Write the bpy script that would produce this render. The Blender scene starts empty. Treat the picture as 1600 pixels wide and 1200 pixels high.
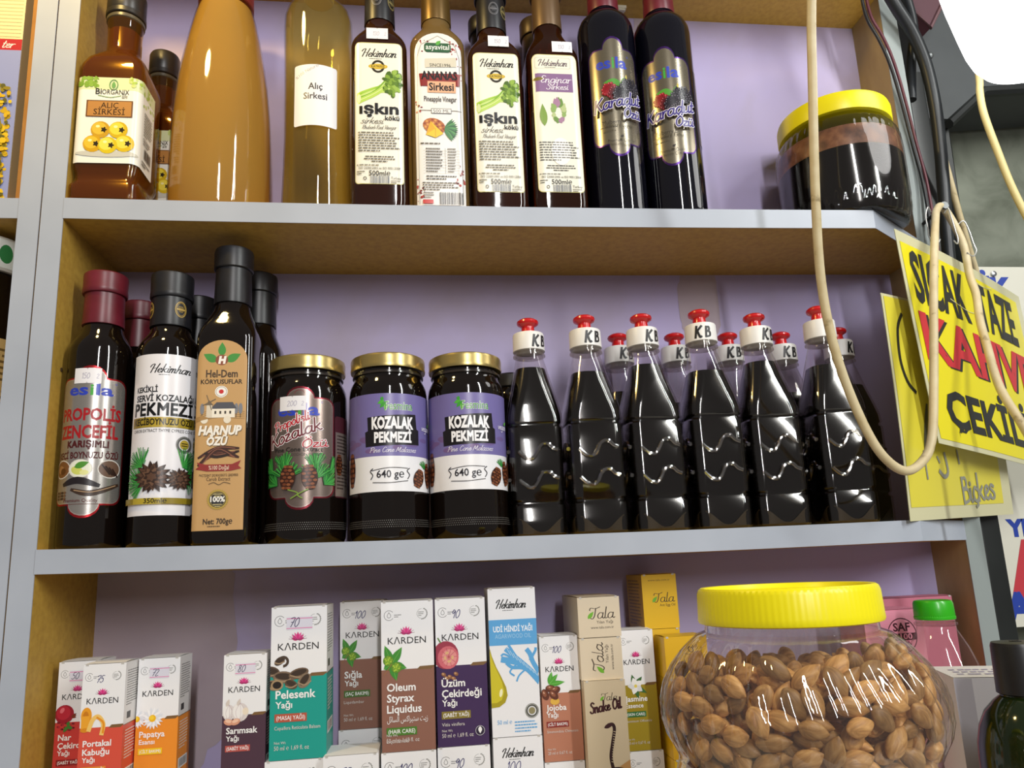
import bpy, bmesh, math, random
import numpy as np
from bisect import bisect_right
from mathutils import Vector, Matrix
from mathutils.geometry import tessellate_polygon
random.seed(7)
PI = math.pi
C = bpy.context.scene.collection
sc = bpy.context.scene

# ------------------------------------------------------------------ camera
cd = bpy.data.cameras.new('camera'); cam = bpy.data.objects.new('camera', cd); C.objects.link(cam)
cd.sensor_fit = 'HORIZONTAL'; cd.sensor_width = 36.0; cd.lens = 36.0 * 1163.03 / 1600
cd.shift_x = -1.95 / 1600; cd.shift_y = 55.3 / 1600
cd.clip_start = 0.01
def cam_axes(yaw, pitch, roll):
    f = Vector((math.sin(yaw) * math.cos(pitch), math.cos(yaw) * math.cos(pitch), math.sin(pitch)))
    r = Vector((math.cos(yaw), -math.sin(yaw), 0)); u = r.cross(f)
    return math.cos(roll) * r + math.sin(roll) * u, -math.sin(roll) * r + math.cos(roll) * u, f
_r, _u, _f = cam_axes(0.1257, 0.1982, -0.0452)
cam.matrix_world = Matrix(((_r.x, _u.x, -_f.x, 0.3491), (_r.y, _u.y, -_f.y, -0.7316), (_r.z, _u.z, -_f.z, -0.036), (0, 0, 0, 1)))
sc.camera = cam

# ------------------------------------------------------------------ light and exposure
sc.view_settings.view_transform = 'Standard'; sc.view_settings.look = 'None'
sc.view_settings.exposure = 0.0; sc.view_settings.gamma = 1.0
sc.view_settings.use_curve_mapping = False
wd = bpy.data.worlds.new('world'); sc.world = wd; wd.use_nodes = True
wd.node_tree.nodes['Background'].inputs[0].default_value = (0.66, 0.62, 0.60, 1)
wd.node_tree.nodes['Background'].inputs[1].default_value = 0.27
def area(name, loc, target, sx, sy, power, col):
    l = bpy.data.lights.new(name, 'AREA'); l.shape = 'RECTANGLE'; l.size = sx; l.size_y = sy; l.energy = power; l.color = col
    o = bpy.data.objects.new(name, l); C.objects.link(o); o.location = loc
    o.rotation_euler = (Vector(target) - Vector(loc)).to_track_quat('-Z', 'Y').to_euler(); return o
# shop lights behind and above the viewer: two tubes and a warm bulb by the left unit
area('ceiling_tube', (0.62, -2.5, 1.05), (0.5, 0, 0.15), 0.10, 1.3, 33, (1.0, 0.985, 0.975))
area('ceiling_tube', (1.75, -1.5, 1.15), (0.3, 0, 0.2), 0.10, 1.2, 25, (0.98, 1.0, 0.97))
pl = bpy.data.lights.new('warm_bulb', 'POINT'); pl.energy = 11.0; pl.color = (1.0, 0.70, 0.24); pl.shadow_soft_size = 0.04
po = bpy.data.objects.new('warm_bulb', pl); C.objects.link(po); po.location = (-0.04, -0.27, 0.86)
BULB_STRENGTH = 4.6

# ------------------------------------------------------------------ materials
def lin(h):
    h = h.lstrip('#'); v = [int(h[i:i + 2], 16) / 255 for i in (0, 2, 4)]
    return tuple(x / 12.92 if x <= .04045 else ((x + .055) / 1.055) ** 2.4 for x in v) + (1,)
MC = {}
def newmat(name):
    m = bpy.data.materials.new(name); m.use_nodes = True; nt = m.node_tree
    return m, nt, nt.nodes['Principled BSDF'], nt.nodes['Material Output']
def P(h, rough=.45, metal=0.0, coat=0.0, spec=.5, name=None):
    k = ('P', h, rough, metal, coat, spec)
    if k in MC: return MC[k]
    m, nt, b, o = newmat(name or 'paint_' + h.lstrip('#'))
    b.inputs['Base Color'].default_value = lin(h); b.inputs['Roughness'].default_value = rough
    b.inputs['Metallic'].default_value = metal; b.inputs['Coat Weight'].default_value = coat; b.inputs['Coat Roughness'].default_value = .12
    b.inputs['Specular IOR Level'].default_value = spec
    MC[k] = m; return m
def noisy(name, stops, scale, rough=.5, bump=0.0, detail=6, dist=0.0, coat=0.0, stretch=(1, 1, 1), spec=.5):
    if name in MC: return MC[name]
    m, nt, b, o = newmat(name); N = nt.nodes
    tc = N.new('ShaderNodeTexCoord'); mp = N.new('ShaderNodeMapping'); mp.inputs['Scale'].default_value = stretch
    nz = N.new('ShaderNodeTexNoise'); nz.inputs['Scale'].default_value = scale; nz.inputs['Detail'].default_value = detail; nz.inputs['Distortion'].default_value = dist
    cr = N.new('ShaderNodeValToRGB'); e = cr.color_ramp.elements
    e[0].position = stops[0][0]; e[0].color = lin(stops[0][1]); e[1].position = stops[-1][0]; e[1].color = lin(stops[-1][1])
    for p, c in stops[1:-1]: x = e.new(p); x.color = lin(c)
    nt.links.new(tc.outputs['Object'], mp.inputs['Vector']); nt.links.new(mp.outputs['Vector'], nz.inputs['Vector'])
    nt.links.new(nz.outputs['Fac'], cr.inputs['Fac']); nt.links.new(cr.outputs['Color'], b.inputs['Base Color'])
    b.inputs['Roughness'].default_value = rough; b.inputs['Coat Weight'].default_value = coat; b.inputs['Specular IOR Level'].default_value = spec
    if bump:
        bp = N.new('ShaderNodeBump'); bp.inputs['Strength'].default_value = bump; bp.inputs['Distance'].default_value = .001
        nt.links.new(nz.outputs['Fac'], bp.inputs['Height']); nt.links.new(bp.outputs['Normal'], b.inputs['Normal'])
    MC[name] = m; return m
def clear(name, tint='#ffffff', ior=1.45, rough=.03, boost=1.0, haze=0.0, hazecol='#ffffff'):
    """thin clear glass or plastic wall: see-through with a fresnel shine"""
    if name in MC: return MC[name]
    m, nt, b, o = newmat(name); N = nt.nodes; N.remove(b)
    tr = N.new('ShaderNodeBsdfTransparent'); tr.inputs[0].default_value = lin(tint)
    gl = N.new('ShaderNodeBsdfGlossy'); gl.inputs['Roughness'].default_value = rough
    lw = N.new('ShaderNodeLayerWeight'); lw.inputs['Blend'].default_value = .5; f0 = ((ior - 1) / (ior + 1)) ** 2
    pw = N.new('ShaderNodeMath'); pw.operation = 'POWER'; pw.inputs[1].default_value = 5.0; nt.links.new(lw.outputs['Facing'], pw.inputs[0])
    mu = N.new('ShaderNodeMath'); mu.operation = 'MULTIPLY_ADD'; mu.inputs[1].default_value = (1 - f0) * .75; mu.inputs[2].default_value = f0 * boost; mu.use_clamp = True
    mx = N.new('ShaderNodeMixShader'); nt.links.new(pw.outputs[0], mu.inputs[0]); nt.links.new(mu.outputs[0], mx.inputs[0])
    first = tr
    if haze:
        df = N.new('ShaderNodeBsdfDiffuse'); df.inputs[0].default_value = lin(hazecol)
        tl = N.new('ShaderNodeBsdfTranslucent'); tl.inputs[0].default_value = lin(hazecol)
        a = N.new('ShaderNodeMixShader'); a.inputs[0].default_value = .5
        nt.links.new(df.outputs[0], a.inputs[1]); nt.links.new(tl.outputs[0], a.inputs[2])
        h = N.new('ShaderNodeMixShader'); h.inputs[0].default_value = haze
        nt.links.new(tr.outputs[0], h.inputs[1]); nt.links.new(a.outputs[0], h.inputs[2]); first = h
    nt.links.new(first.outputs[0], mx.inputs[1]); nt.links.new(gl.outputs[0], mx.inputs[2]); nt.links.new(mx.outputs[0], o.inputs['Surface'])
    MC[name] = m; return m
def emis(name, h, s):
    m, nt, b, o = newmat(name); b.inputs['Base Color'].default_value = lin(h)
    b.inputs['Emission Color'].default_value = lin(h); b.inputs['Emission Strength'].default_value = s; return m
GLASS = clear('clear_glass', '#f4f6f4', 1.5, .02)
PET = clear('clear_plastic', '#f6f4f2', 1.5, .05, 1.5)
JARPET = clear('ribbed_jar_plastic', '#f6f4f2', 1.52, .035, 3.0, .025, '#eceae6')
NECKPET = clear('cloudy_plastic', '#f0ece8', 1.5, .06, 2.0, .16, '#d9d2ca')
SYRUP = P('#0b0806', .12, name='dark_syrup')
DARKGLASS = P('#100a07', .06, spec=.6, name='dark_bottle_glass')
BROWNGLASS = P('#2b130b', .05, spec=.55, name='brown_bottle_glass')
BLUEDARK = P('#0a0a14', .06, spec=.6, name='blackish_bottle_glass')
WALL = noisy('lilac_wall_paint', [(.32, '#a99db4'), (.5, '#b1a6cb'), (.72, '#b4a9d6')], 5.5, .6, .05, 5, .4)
BOARD = noisy('mustard_board', [(.3, '#b18b38'), (.52, '#bd973e'), (.75, '#c59f45')], 150, .55, .04, 8, .2)
EDGE = noisy('grey_edge_banding', [(.35, '#a5acb8'), (.7, '#b0b7c3')], 9, .42, 0, 4)
WOODRIGHT = noisy('brown_board', [(.3, '#9a8456'), (.55, '#aa9462'), (.75, '#b49d6a')], 30, .55, .04, 8, .3, stretch=(1, 1, .35))

# ------------------------------------------------------------------ mesh building
class MB:
    def __init__(s): s.V = []; s.F = []; s.I = []; s.S = []; s.M = []
    def mi(s, m):
        if m not in s.M: s.M.append(m)
        return s.M.index(m)
    def add(s, V, F, m, smooth=True):
        b = len(s.V); k = s.mi(m); s.V += [tuple(v) for v in V]
        for f in F: s.F.append([b + i for i in f]); s.I.append(k); s.S.append(smooth)
    def box(s, x0, x1, y0, y1, z0, z1, m):
        s.add([(x, y, z) for z in (z0, z1) for y in (y0, y1) for x in (x0, x1)],
              [(0, 2, 3, 1), (4, 5, 7, 6), (0, 1, 5, 4), (2, 6, 7, 3), (0, 4, 6, 2), (1, 3, 7, 5)], m, False)
    def prism(s, poly, z0, z1, m):
        n = len(poly); V = [(x, y, z0) for x, y in poly] + [(x, y, z1) for x, y in poly]
        s.add(V, [list(range(n))[::-1], list(range(n, 2 * n))] + [(i, (i + 1) % n, n + (i + 1) % n, n + i) for i in range(n)], m, False)
    def loft(s, rings, m, cap0=True, cap1=True):
        n = len(rings[0]); V = [p for r in rings for p in r]; F = []
        for k in range(len(rings) - 1):
            for i in range(n):
                j = (i + 1) % n; F.append((k * n + i, k * n + j, (k + 1) * n + j, (k + 1) * n + i))
        if cap0: F.append(list(range(n))[::-1])
        if cap1: F.append([(len(rings) - 1) * n + i for i in range(n)])
        s.add(V, F, m)
    def lathe(s, prof, m, seg=48, c=(0, 0), rmod=None, cap0=True, cap1=True):
        s.loft([[(c[0] + (r + (rmod(a, r, z) if rmod else 0)) * math.cos(a), c[1] + (r + (rmod(a, r, z) if rmod else 0)) * math.sin(a), z)
                 for a in [2 * PI * i / seg for i in range(seg)]] for r, z in prof], m, cap0, cap1)
    def tube(s, pts, r, m, seg=8, rr=None):
        pts = [Vector(p) for p in pts]; rings = []; up = Vector((.13, .21, .97))
        for i, p in enumerate(pts):
            t = (pts[min(i + 1, len(pts) - 1)] - pts[max(i - 1, 0)]).normalized()
            a = up - t * up.dot(t)
            if a.length < .05: a = Vector((1, 0, 0)) - t * t.x
            a.normalize(); b = t.cross(a); up = a; q = rr[i] if rr else r
            rings.append([p + q * (math.cos(2 * PI * j / seg) * a + math.sin(2 * PI * j / seg) * b) for j in range(seg)])
        s.loft(rings, m)
    def mesh(s, name):
        me = bpy.data.meshes.new(name); me.from_pydata(s.V, [], s.F)
        for m in s.M: me.materials.append(m)
        me.polygons.foreach_set('material_index', s.I); me.polygons.foreach_set('use_smooth', s.S)
        me.update(); me.set_sharp_from_angle(angle=.62); return me
def link(name, me, parent=None, loc=None):
    o = bpy.data.objects.new(name, me); C.objects.link(o)
    if parent: o.parent = parent
    if loc: o.location = loc
    return o
def obj(name, mb, parent=None, loc=None): return link(name, mb.mesh(name), parent, loc)
def thing(name, label, cat, loc=(0, 0, 0), rz=0, group=None):
    o = bpy.data.objects.new(name, None); C.objects.link(o); o.empty_display_size = .02
    o.location = loc; o.rotation_euler = (0, 0, rz); return tag(o, label, cat, group)
def tag(o, label, cat, group=None, kind=None):
    if label: o['label'] = label
    if cat: o['category'] = cat
    if group: o['group'] = group
    if kind: o['kind'] = kind
    return o
def crom(pts, n=8):
    pts = [np.array(p, float) for p in pts]; out = []
    for i in range(len(pts) - 1):
        a, b, c, d = pts[max(i - 1, 0)], pts[i], pts[i + 1], pts[min(i + 2, len(pts) - 1)]
        for t in [k / n for k in range(n)]:
            out.append(.5 * (2 * b + (c - a) * t + (2 * a - 5 * b + 4 * c - d) * t * t + (3 * b - a - 3 * c + d) * t ** 3))
    out.append(pts[-1]); return out
def rrect(hw, hd, r, z, n=6, cx=0, cy=0):
    r = min(r, hw, hd); P_ = []
    for sx, sy, a0 in ((1, -1, -PI / 2), (1, 1, 0), (-1, 1, PI / 2), (-1, -1, PI)):
        for k in range(n + 1):
            a = a0 + PI / 2 * k / n; P_.append((cx + sx * (hw - r) + r * math.cos(a), cy + sy * (hd - r) + r * math.sin(a), z))
    return P_

# ------------------------------------------------------------------ printed canvases: flat graphics wrapped on a surface
TX = {}
def glyphs(s, bold, shear):
    k = (s, bold, shear)
    if k not in TX:
        wide = 'M' in s and bold                       # the M's notch folds over when its outline is offset: thicken by overlaid shifts instead
        cu = bpy.data.curves.new('t', 'FONT'); cu.body = s; cu.size = 1; cu.offset = 0 if wide else bold; cu.shear = shear; cu.resolution_u = 2; cu.fill_mode = 'FRONT'
        if wide: cu.space_character = 1 + bold
        o = bpy.data.objects.new('t', cu); me = bpy.data.meshes.new_from_object(o)
        V = [(v.co.x, v.co.y) for v in me.vertices]; F = [list(p.vertices) for p in me.polygons]
        bpy.data.meshes.remove(me); bpy.data.objects.remove(o); bpy.data.curves.remove(cu)
        TX[k] = (V, F)
    return TX[k]
_h = glyphs('H', 0, 0)[0]; CAPH = max(v[1] for v in _h) - min(v[1] for v in _h)
SG = {  # handwriting: strokes on an x-height of 1
'a': (.97, [[(.75, .85), (.4, 1), (.1, .6), (.15, .12), (.42, 0), (.7, .35), (.78, .95)], [(.78, .95), (.72, .3), (.85, 0), (1.02, .15)]]),
'b': (.8, [[(.15, 1.95), (.1, .9), (.06, .1), (.35, 0), (.68, .35), (.5, .9), (.12, .6)]]),
'c': (.68, [[(.6, .8), (.35, 1), (.08, .55), (.2, .05), (.5, 0), (.7, .2)]]),
'd': (.97, [[(.75, .85), (.4, 1), (.1, .6), (.15, .12), (.42, 0), (.7, .35)], [(.88, 1.9), (.75, .3), (.88, 0), (1.02, .15)]]),
'e': (.74, [[(.08, .42), (.35, .5), (.58, .72), (.42, .98), (.15, .75), (.1, .3), (.38, 0), (.76, .28)]]),
'f': (.5, [[(.6, 1.8), (.35, 1.9), (.2, 1.2), (.15, 0)], [(0, 1), (.5, 1.05)]]),
'h': (.85, [[(.15, 1.95), (.1, .9), (.05, 0)], [(.07, .4), (.35, .95), (.6, .85), (.55, .2), (.65, 0), (.87, .15)]]),
'i': (.4, [[(.15, .9), (.1, .2), (.2, 0), (.4, .15)], [(.19, 1.3), (.22, 1.4)]]),
'k': (.8, [[(.15, 1.95), (.05, 0)], [(.65, .95), (.1, .45)], [(.25, .55), (.6, .05), (.82, .1)]]),
'l': (.4, [[(.2, 1.95), (.1, .3), (.2, 0), (.42, .15)]]),
'm': (1.12, [[(.05, .95), (.05, 0)], [(.05, .5), (.3, .95), (.45, .8), (.42, 0)], [(.43, .5), (.7, .95), (.87, .8), (.82, .15), (.92, 0), (1.12, .15)]]),
'n': (.84, [[(.05, .95), (.05, 0)], [(.05, .45), (.35, .95), (.58, .8), (.53, .15), (.63, 0), (.84, .15)]]),
'o': (.78, [[(.4, 1), (.1, .6), (.15, .1), (.4, 0), (.7, .4), (.6, .9), (.38, 1)]]),
'p': (.8, [[(.1, .95), (0, -.8)], [(.08, .6), (.4, 1), (.7, .7), (.6, .15), (.3, 0), (.05, .25)]]),
'r': (.58, [[(.05, .95), (.08, 0)], [(.08, .5), (.3, .9), (.58, .9)]]),
's': (.6, [[(.5, .85), (.25, 1), (.1, .75), (.45, .35), (.4, .02), (.1, 0), (0, .15)]]),
't': (.5, [[(.25, 1.6), (.15, .25), (.28, 0), (.5, .15)], [(0, 1.05), (.5, 1.1)]]),
'u': (.9, [[(.08, .95), (.08, .2), (.3, 0), (.6, .3), (.68, .95)], [(.68, .95), (.65, .2), (.75, 0), (.93, .15)]]),
'z': (.7, [[(.08, .9), (.55, .92), (.05, .05), (.68, .08)]]),
'g': (.9, [[(.75, .85), (.4, 1), (.1, .6), (.15, .12), (.42, 0), (.7, .35)], [(.78, .95), (.75, -.4), (.4, -.8), (.1, -.5)]]),
'v': (.7, [[(.05, .95), (.3, 0), (.65, .95)]]),
'B': (.95, [[(.15, 1.8), (.1, 0)], [(.1, 1.7), (.6, 1.75), (.65, 1.2), (.15, .95)], [(.15, .95), (.75, .9), (.8, .2), (.1, 0)]]),
'C': (1, [[(.9, 1.6), (.5, 1.9), (.1, 1), (.3, .1), (.65, 0), (.95, .3)]]),
'H': (1.15, [[(-.35, 1.3), (-.15, 1.8), (.25, 1.9), (.2, 1), (.1, 0)], [(1.05, 2.0), (.9, 1), (.85, 0)], [(.1, .95), (.9, 1.02)]]),
'K': (1.08, [[(.2, 1.9), (.1, 0)], [(1.0, 1.9), (.2, .9)], [(.38, 1.08), (.85, .05), (1.08, .12)]]),
'M': (1.45, [[(.05, 0), (.25, 1.8), (.6, .4), (1.0, 1.85), (1.1, .1), (1.4, .15)]]),
'O': (1.1, [[(.6, 1.9), (.15, 1.3), (.15, .4), (.5, 0), (.95, .6), (.9, 1.5), (.55, 1.9)]]),
'P': (1.0, [[(.25, 1.8), (.1, 0)], [(-.1, 1.5), (.3, 1.95), (.85, 1.8), (.8, 1.1), (.2, .9)]]),
'R': (1.0, [[(.25, 1.8), (.1, 0)], [(-.1, 1.5), (.3, 1.95), (.8, 1.8), (.75, 1.2), (.2, .95), (.8, .05), (1, .1)]]),
'S': (.95, [[(.85, 1.65), (.5, 1.9), (.2, 1.5), (.7, .8), (.6, .1), (.2, 0), (0, .3)]]),
'T': (.9, [[(-.15, 1.45), (-.02, 1.85), (.6, 1.72), (1.2, 2.0)], [(.65, 1.75), (.55, .5), (.3, -.05), (0, .12)]]),
'V': (1.0, [[(.0, 1.7), (.2, 1.85), (.45, 0), (1.0, 1.9)]]), 'E': (.85, [[(.8, 1.7), (.4, 1.9), (.15, 1.4), (.5, 1.0), (.1, .5), (.3, 0), (.8, .25)]]),
'0': (1.0, [[(.5, 1.7), (.12, 1.1), (.2, .2), (.5, 0), (.85, .6), (.75, 1.5), (.48, 1.7)]]),
'1': (.5, [[(.1, 1.3), (.3, 1.7), (.25, 0)]]),
'2': (.9, [[(.1, 1.4), (.4, 1.7), (.7, 1.3), (.1, 0), (.8, .05)]]),
'3': (.85, [[(.1, 1.5), (.45, 1.7), (.7, 1.35), (.35, .95), (.72, .5), (.4, 0), (.02, .2)]]), '4': (.9, [[(.5, 1.7), (.05, .6), (.8, .6)], [(.6, 1.1), (.55, 0)]]),
'5': (.9, [[(.8, 1.7), (.3, 1.7), (.2, 1), (.6, 1), (.7, .3), (.3, 0), (0, .2)]]),
'6': (.9, [[(.7, 1.7), (.25, 1), (.2, .2), (.5, 0), (.75, .4), (.5, .8), (.2, .5)]]),
'7': (.9, [[(.05, 1.6), (.8, 1.7), (.35, 0)], [(.25, .85), (.75, .9)]]),
'8': (.95, [[(.7, 1.5), (.4, 1.7), (.2, 1.3), (.7, .6), (.6, .05), (.25, .05), (.2, .5), (.75, 1.45)]]),
'9': (.85, [[(.7, 1.4), (.35, 1.7), (.1, 1.2), (.35, .9), (.7, 1.35), (.6, 0)]]),
}
def _acc(base, extra): return (SG[base][0], SG[base][1] + extra)
SG['ü'] = _acc('u', [[(.2, 1.35), (.23, 1.45)], [(.55, 1.35), (.58, 1.45)]]); SG['ö'] = _acc('o', [[(.25, 1.35), (.28, 1.45)], [(.55, 1.35), (.58, 1.45)]])
SG['Ö'] = _acc('O', [[(.35, 2.2), (.38, 2.32)], [(.8, 2.2), (.83, 2.32)]]); SG['ç'] = _acc('c', [[(.4, 0), (.5, -.25), (.25, -.4)]])
SG['ş'] = _acc('s', [[(.2, 0), (.3, -.3), (.05, -.4)]]); SG['ı'] = (.4, SG['i'][1][:1]); SG[' '] = (.5, [])

class Canvas:
    """design units with y down; W x H metres on the surface"""
    def __init__(s, dw, dh, W, H): s.dw, s.dh, s.W, s.H = dw, dh, W, H; s.it = []; s.fin = None
    def put(s, V, F, col):
        m = col if not isinstance(col, str) else P(col, .42 if s.fin is None else s.fin[0], 0 if s.fin is None else s.fin[1])
        s.it.append((V, F, m))
    def poly(s, pts, col):
        t = tessellate_polygon([[Vector((p[0], p[1], 0)) for p in pts]]); s.put([tuple(p[:2]) for p in pts], [list(f) for f in t], col)
    def rect(s, x0, y0, x1, y1, col): s.put([(x0, y0), (x1, y0), (x1, y1), (x0, y1)], [(0, 1, 2, 3)], col)
    def rrect(s, x0, y0, x1, y1, r, col, n=5):
        P_ = []
        for cx, cy, a0 in ((x1 - r, y0 + r, -PI / 2), (x1 - r, y1 - r, 0), (x0 + r, y1 - r, PI / 2), (x0 + r, y0 + r, PI)):
            P_ += [(cx + r * math.cos(a0 + PI / 2 * k / n), cy + r * math.sin(a0 + PI / 2 * k / n)) for k in range(n + 1)]
        s.put(P_, [list(range(len(P_)))], col)
    def ell(s, cx, cy, rx, ry, col, rot=0, n=18):
        c, q = math.cos(rot), math.sin(rot); P_ = []
        for k in range(n):
            a = 2 * PI * k / n; x, y = rx * math.cos(a), ry * math.sin(a); P_.append((cx + x * c - y * q, cy + x * q + y * c))
        s.put(P_, [list(range(n))], col)
    def ring(s, cx, cy, r, w, col, n=24, a0=0, a1=2 * PI, ry=None):
        ry = ry or r; V = []
        for k in range(n + 1):
            a = a0 + (a1 - a0) * k / n; V += [(cx + (r - w / 2) * math.cos(a), cy + (ry - w / 2) * math.sin(a)), (cx + (r + w / 2) * math.cos(a), cy + (ry + w / 2) * math.sin(a))]
        s.put(V, [(2 * k, 2 * k + 1, 2 * k + 3, 2 * k + 2) for k in range(n)], col)
    def leaf(s, x0, y0, x1, y1, w, col, n=7):
        dx, dy = x1 - x0, y1 - y0; L = math.hypot(dx, dy); nx, ny = -dy / L, dx / L; A = []; B = []
        for k in range(1, n):
            t = k / n; b = w * math.sin(PI * t ** .8); A.append((x0 + dx * t + nx * b, y0 + dy * t + ny * b)); B.append((x0 + dx * t - nx * b, y0 + dy * t - ny * b))
        V = [(x0, y0)] + A + [(x1, y1)] + B[::-1]; s.put(V, [list(range(len(V)))], col)
    def stroke(s, pts, w, col, smooth=True, calli=0.0, n=5, taper=False):
        q = crom([tuple(p[:2]) for p in pts], n) if smooth and len(pts) > 2 else [np.array(p[:2], float) for p in pts]
        V = []
        for i, p in enumerate(q):
            t = q[min(i + 1, len(q) - 1)] - q[max(i - 1, 0)]; L = math.hypot(*t) or 1; t = t / L
            ww = w * ((1 - calli) + calli * abs(t[1])) / 2
            if taper: ww *= .35 + .65 * math.sin(PI * (i + .5) / len(q))
            e = t * ww * .7 if i in (0, len(q) - 1) else t * 0
            p = p - e if i == 0 else p + e
            V += [(p[0] - t[1] * ww, p[1] + t[0] * ww), (p[0] + t[1] * ww, p[1] - t[0] * ww)]
        s.put(V, [(2 * k, 2 * k + 1, 2 * k + 3, 2 * k + 2) for k in range(len(q) - 1)], col)
    def text(s, t, x, y, h, col, al='l', bold=0.0, shear=0.0, w=None, rot=0, maxw=None, grow=0):
        V, F = glyphs(t, bold, shear)
        if not V: return
        k = h / CAPH; x0 = min(v[0] for v in V); x1 = max(v[0] for v in V); kx = k
        if w: kx = w / (x1 - x0)
        elif maxw and (x1 - x0) * k > maxw: kx = maxw / (x1 - x0)
        wid = (x1 - x0) * kx; ox = {'l': 0, 'c': -wid / 2, 'r': -wid}[al]; c, q = math.cos(rot), math.sin(rot); R = []
        for vx, vy in V:
            a, b = ox + (vx - x0) * kx, -vy * k; R.append((x + a * c - b * q, y + a * q + b * c))
        if 'M' in t and bold:                           # thickened in thin overlaid passes, see glyphs()
            for dx, dy in ((1, 1), (-1, 1), (1, -1), (-1, -1)): s.put([(a + dx * bold * .85 * kx, b + dy * bold * .85 * k) for a, b in R], F, col)
        s.put(R, F, col)
    def script(s, t, x, y, xh, col, w, calli=.5, shear=.2, width=None, al='l', rot=0):
        adv = sum(SG[ch][0] for ch in t); kx = (width / adv) if width else xh
        ox = -adv * kx * {'l': 0, 'c': .5, 'r': 1}[al]; c, q = math.cos(rot), math.sin(rot)
        for ch in t:
            for st in SG[ch][1]:
                pts = []
                for px, py in st:
                    a, b = ox + px * kx + py * xh * shear, -py * xh; pts.append((x + a * c - b * q, y + a * q + b * c))
                if len(pts) == 2 and math.hypot(pts[0][0] - pts[1][0], pts[0][1] - pts[1][1]) < .2 * xh: s.ell(pts[0][0], pts[0][1], w * .65, w * .65, col, n=8)
                else: s.stroke(pts, w, col, calli=calli)
            ox += SG[ch][0] * kx
    def fine(s, x, y, w, n, lh, col, h=None, al='l'):
        """lines of print too small to read"""
        h = h or lh * .42; R = random.Random(int(x * 31 + y * 17 + n)); V = []; F = []
        for k in range(n):
            L = w * (R.uniform(.82, 1) if k < n - 1 else R.uniform(.4, .7)); X = x if al == 'l' else x + (w - L) / 2; e = X + L
            while X < e:
                q = min(R.uniform(.03, .12) * w, e - X); b = len(V); Y = y + k * lh
                V += [(X, Y), (X + q, Y), (X + q, Y + h), (X, Y + h)]; F.append((b, b + 1, b + 2, b + 3)); X += q + w * .018
        s.put(V, F, col)
    def bars(s, x, y, w, h, col='#1c1c1c'):
        R = random.Random(int(x + y)); X = x; V = []; F = []
        while X < x + w - .5:
            q = R.choice((.5, .8, 1.2)) * w / 30; b = len(V); V += [(X, y), (X + q, y), (X + q, y + h), (X, y + h)]; F.append((b, b + 1, b + 2, b + 3)); X += q + R.choice((.5, .8, 1.2)) * w / 30
        s.put(V, F, col)
    def into(s, mb, path, z0, off=3e-4, eps=7e-6, lean=None):
        """path: plan polyline (x, y) walked left to right as seen from outside; the canvas is centred on it. lean maps height to (out, z)"""
        bm = bmesh.new(); sx, sy = s.W / s.dw, s.H / s.dh; mats = []
        for k, (V, F, m) in enumerate(s.it):
            if m not in mats: mats.append(m)
            i = mats.index(m); vs = [bm.verts.new((x * sx, (s.dh - y) * sy, k * eps)) for x, y in V]
            for f in F:
                try: bm.faces.new([vs[j] for j in f]).material_index = i
                except ValueError: pass
        P_ = [np.array(p, float) for p in path]; D = [0]
        for a, b in zip(P_, P_[1:]): D.append(D[-1] + float(np.hypot(*(b - a))))
        sh = (D[-1] - s.W) / 2
        for d in D[1:-1]:
            u = d - sh
            if 0 < u < s.W: bmesh.ops.bisect_plane(bm, geom=bm.verts[:] + bm.edges[:] + bm.faces[:], plane_co=(u, 0, 0), plane_no=(1, 0, 0), dist=1e-7)
        T = [(b - a) / (np.hypot(*(b - a)) or 1) for a, b in zip(P_, P_[1:])]; N = []
        for i in range(len(P_)):
            t = T[max(i - 1, 0)] + T[min(i, len(T) - 1)]; t = t / np.hypot(*t); N.append(np.array((t[1], -t[0])))
        bm.verts.index_update(); VV = []
        for v in bm.verts:
            d = min(max(v.co.x + sh, 0), D[-1]); i = min(max(bisect_right(D, d) - 1, 0), len(T) - 1)
            t = (d - D[i]) / (D[i + 1] - D[i]); p = P_[i] * (1 - t) + P_[i + 1] * t + (N[i] * (1 - t) + N[i + 1] * t) * (off + v.co.z)
            VV.append((p[0], p[1], z0 + v.co.y))
        for k, m in enumerate(mats):
            fs = [[v.index for v in f.verts] for f in bm.faces if f.material_index == k]
            if k == 0: base = len(mb.V); mb.V += VV
            q = mb.mi(m)
            for f in fs: mb.F.append([base + i for i in f]); mb.I.append(q); mb.S.append(True)
        bm.free()
def arc(R, W, phi=0.0, c=(0, 0)):
    n = max(4, int(W / .0022)); a = W / R
    return [(c[0] + R * math.sin(phi - a / 2 + a * k / n), c[1] - R * math.cos(phi - a / 2 + a * k / n)) for k in range(n + 1)]
def ringpath(hw, hd, r, s0, W):
    """stretch of length W of a rounded-square outline; s0 = where it starts, measured from the middle of the front face, to the right"""
    q = [(p[0], p[1]) for p in rrect(hw, hd, r, 0, 10)]; k = [i for i, p in enumerate(q) if p[1] < -hd + 1e-6 and p[0] > 0][0]
    q = q[k:] + q[:k]; q = [(0, -hd)] + q + [(0, -hd)]; D = [0]
    for a, b in zip(q, q[1:]): D.append(D[-1] + math.dist(a, b))
    Lt = D[-1]
    def at(d):
        d %= Lt; i = min(bisect_right(D, d) - 1, len(q) - 2); t = (d - D[i]) / max(D[i + 1] - D[i], 1e-12)
        return (q[i][0] * (1 - t) + q[i + 1][0] * t, q[i][1] * (1 - t) + q[i + 1][1] * t)
    cuts = sorted([s0, s0 + W] + [d + j * Lt for d in D[1:-1] for j in (-1, 0, 1) if s0 + 1e-6 < d + j * Lt < s0 + W - 1e-6])
    return [at(d) for d in cuts]
def part(name, parent, *draw, loc=None):
    mb = MB()
    for f in draw: f(mb)
    return obj(name, mb, parent, loc)
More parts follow.
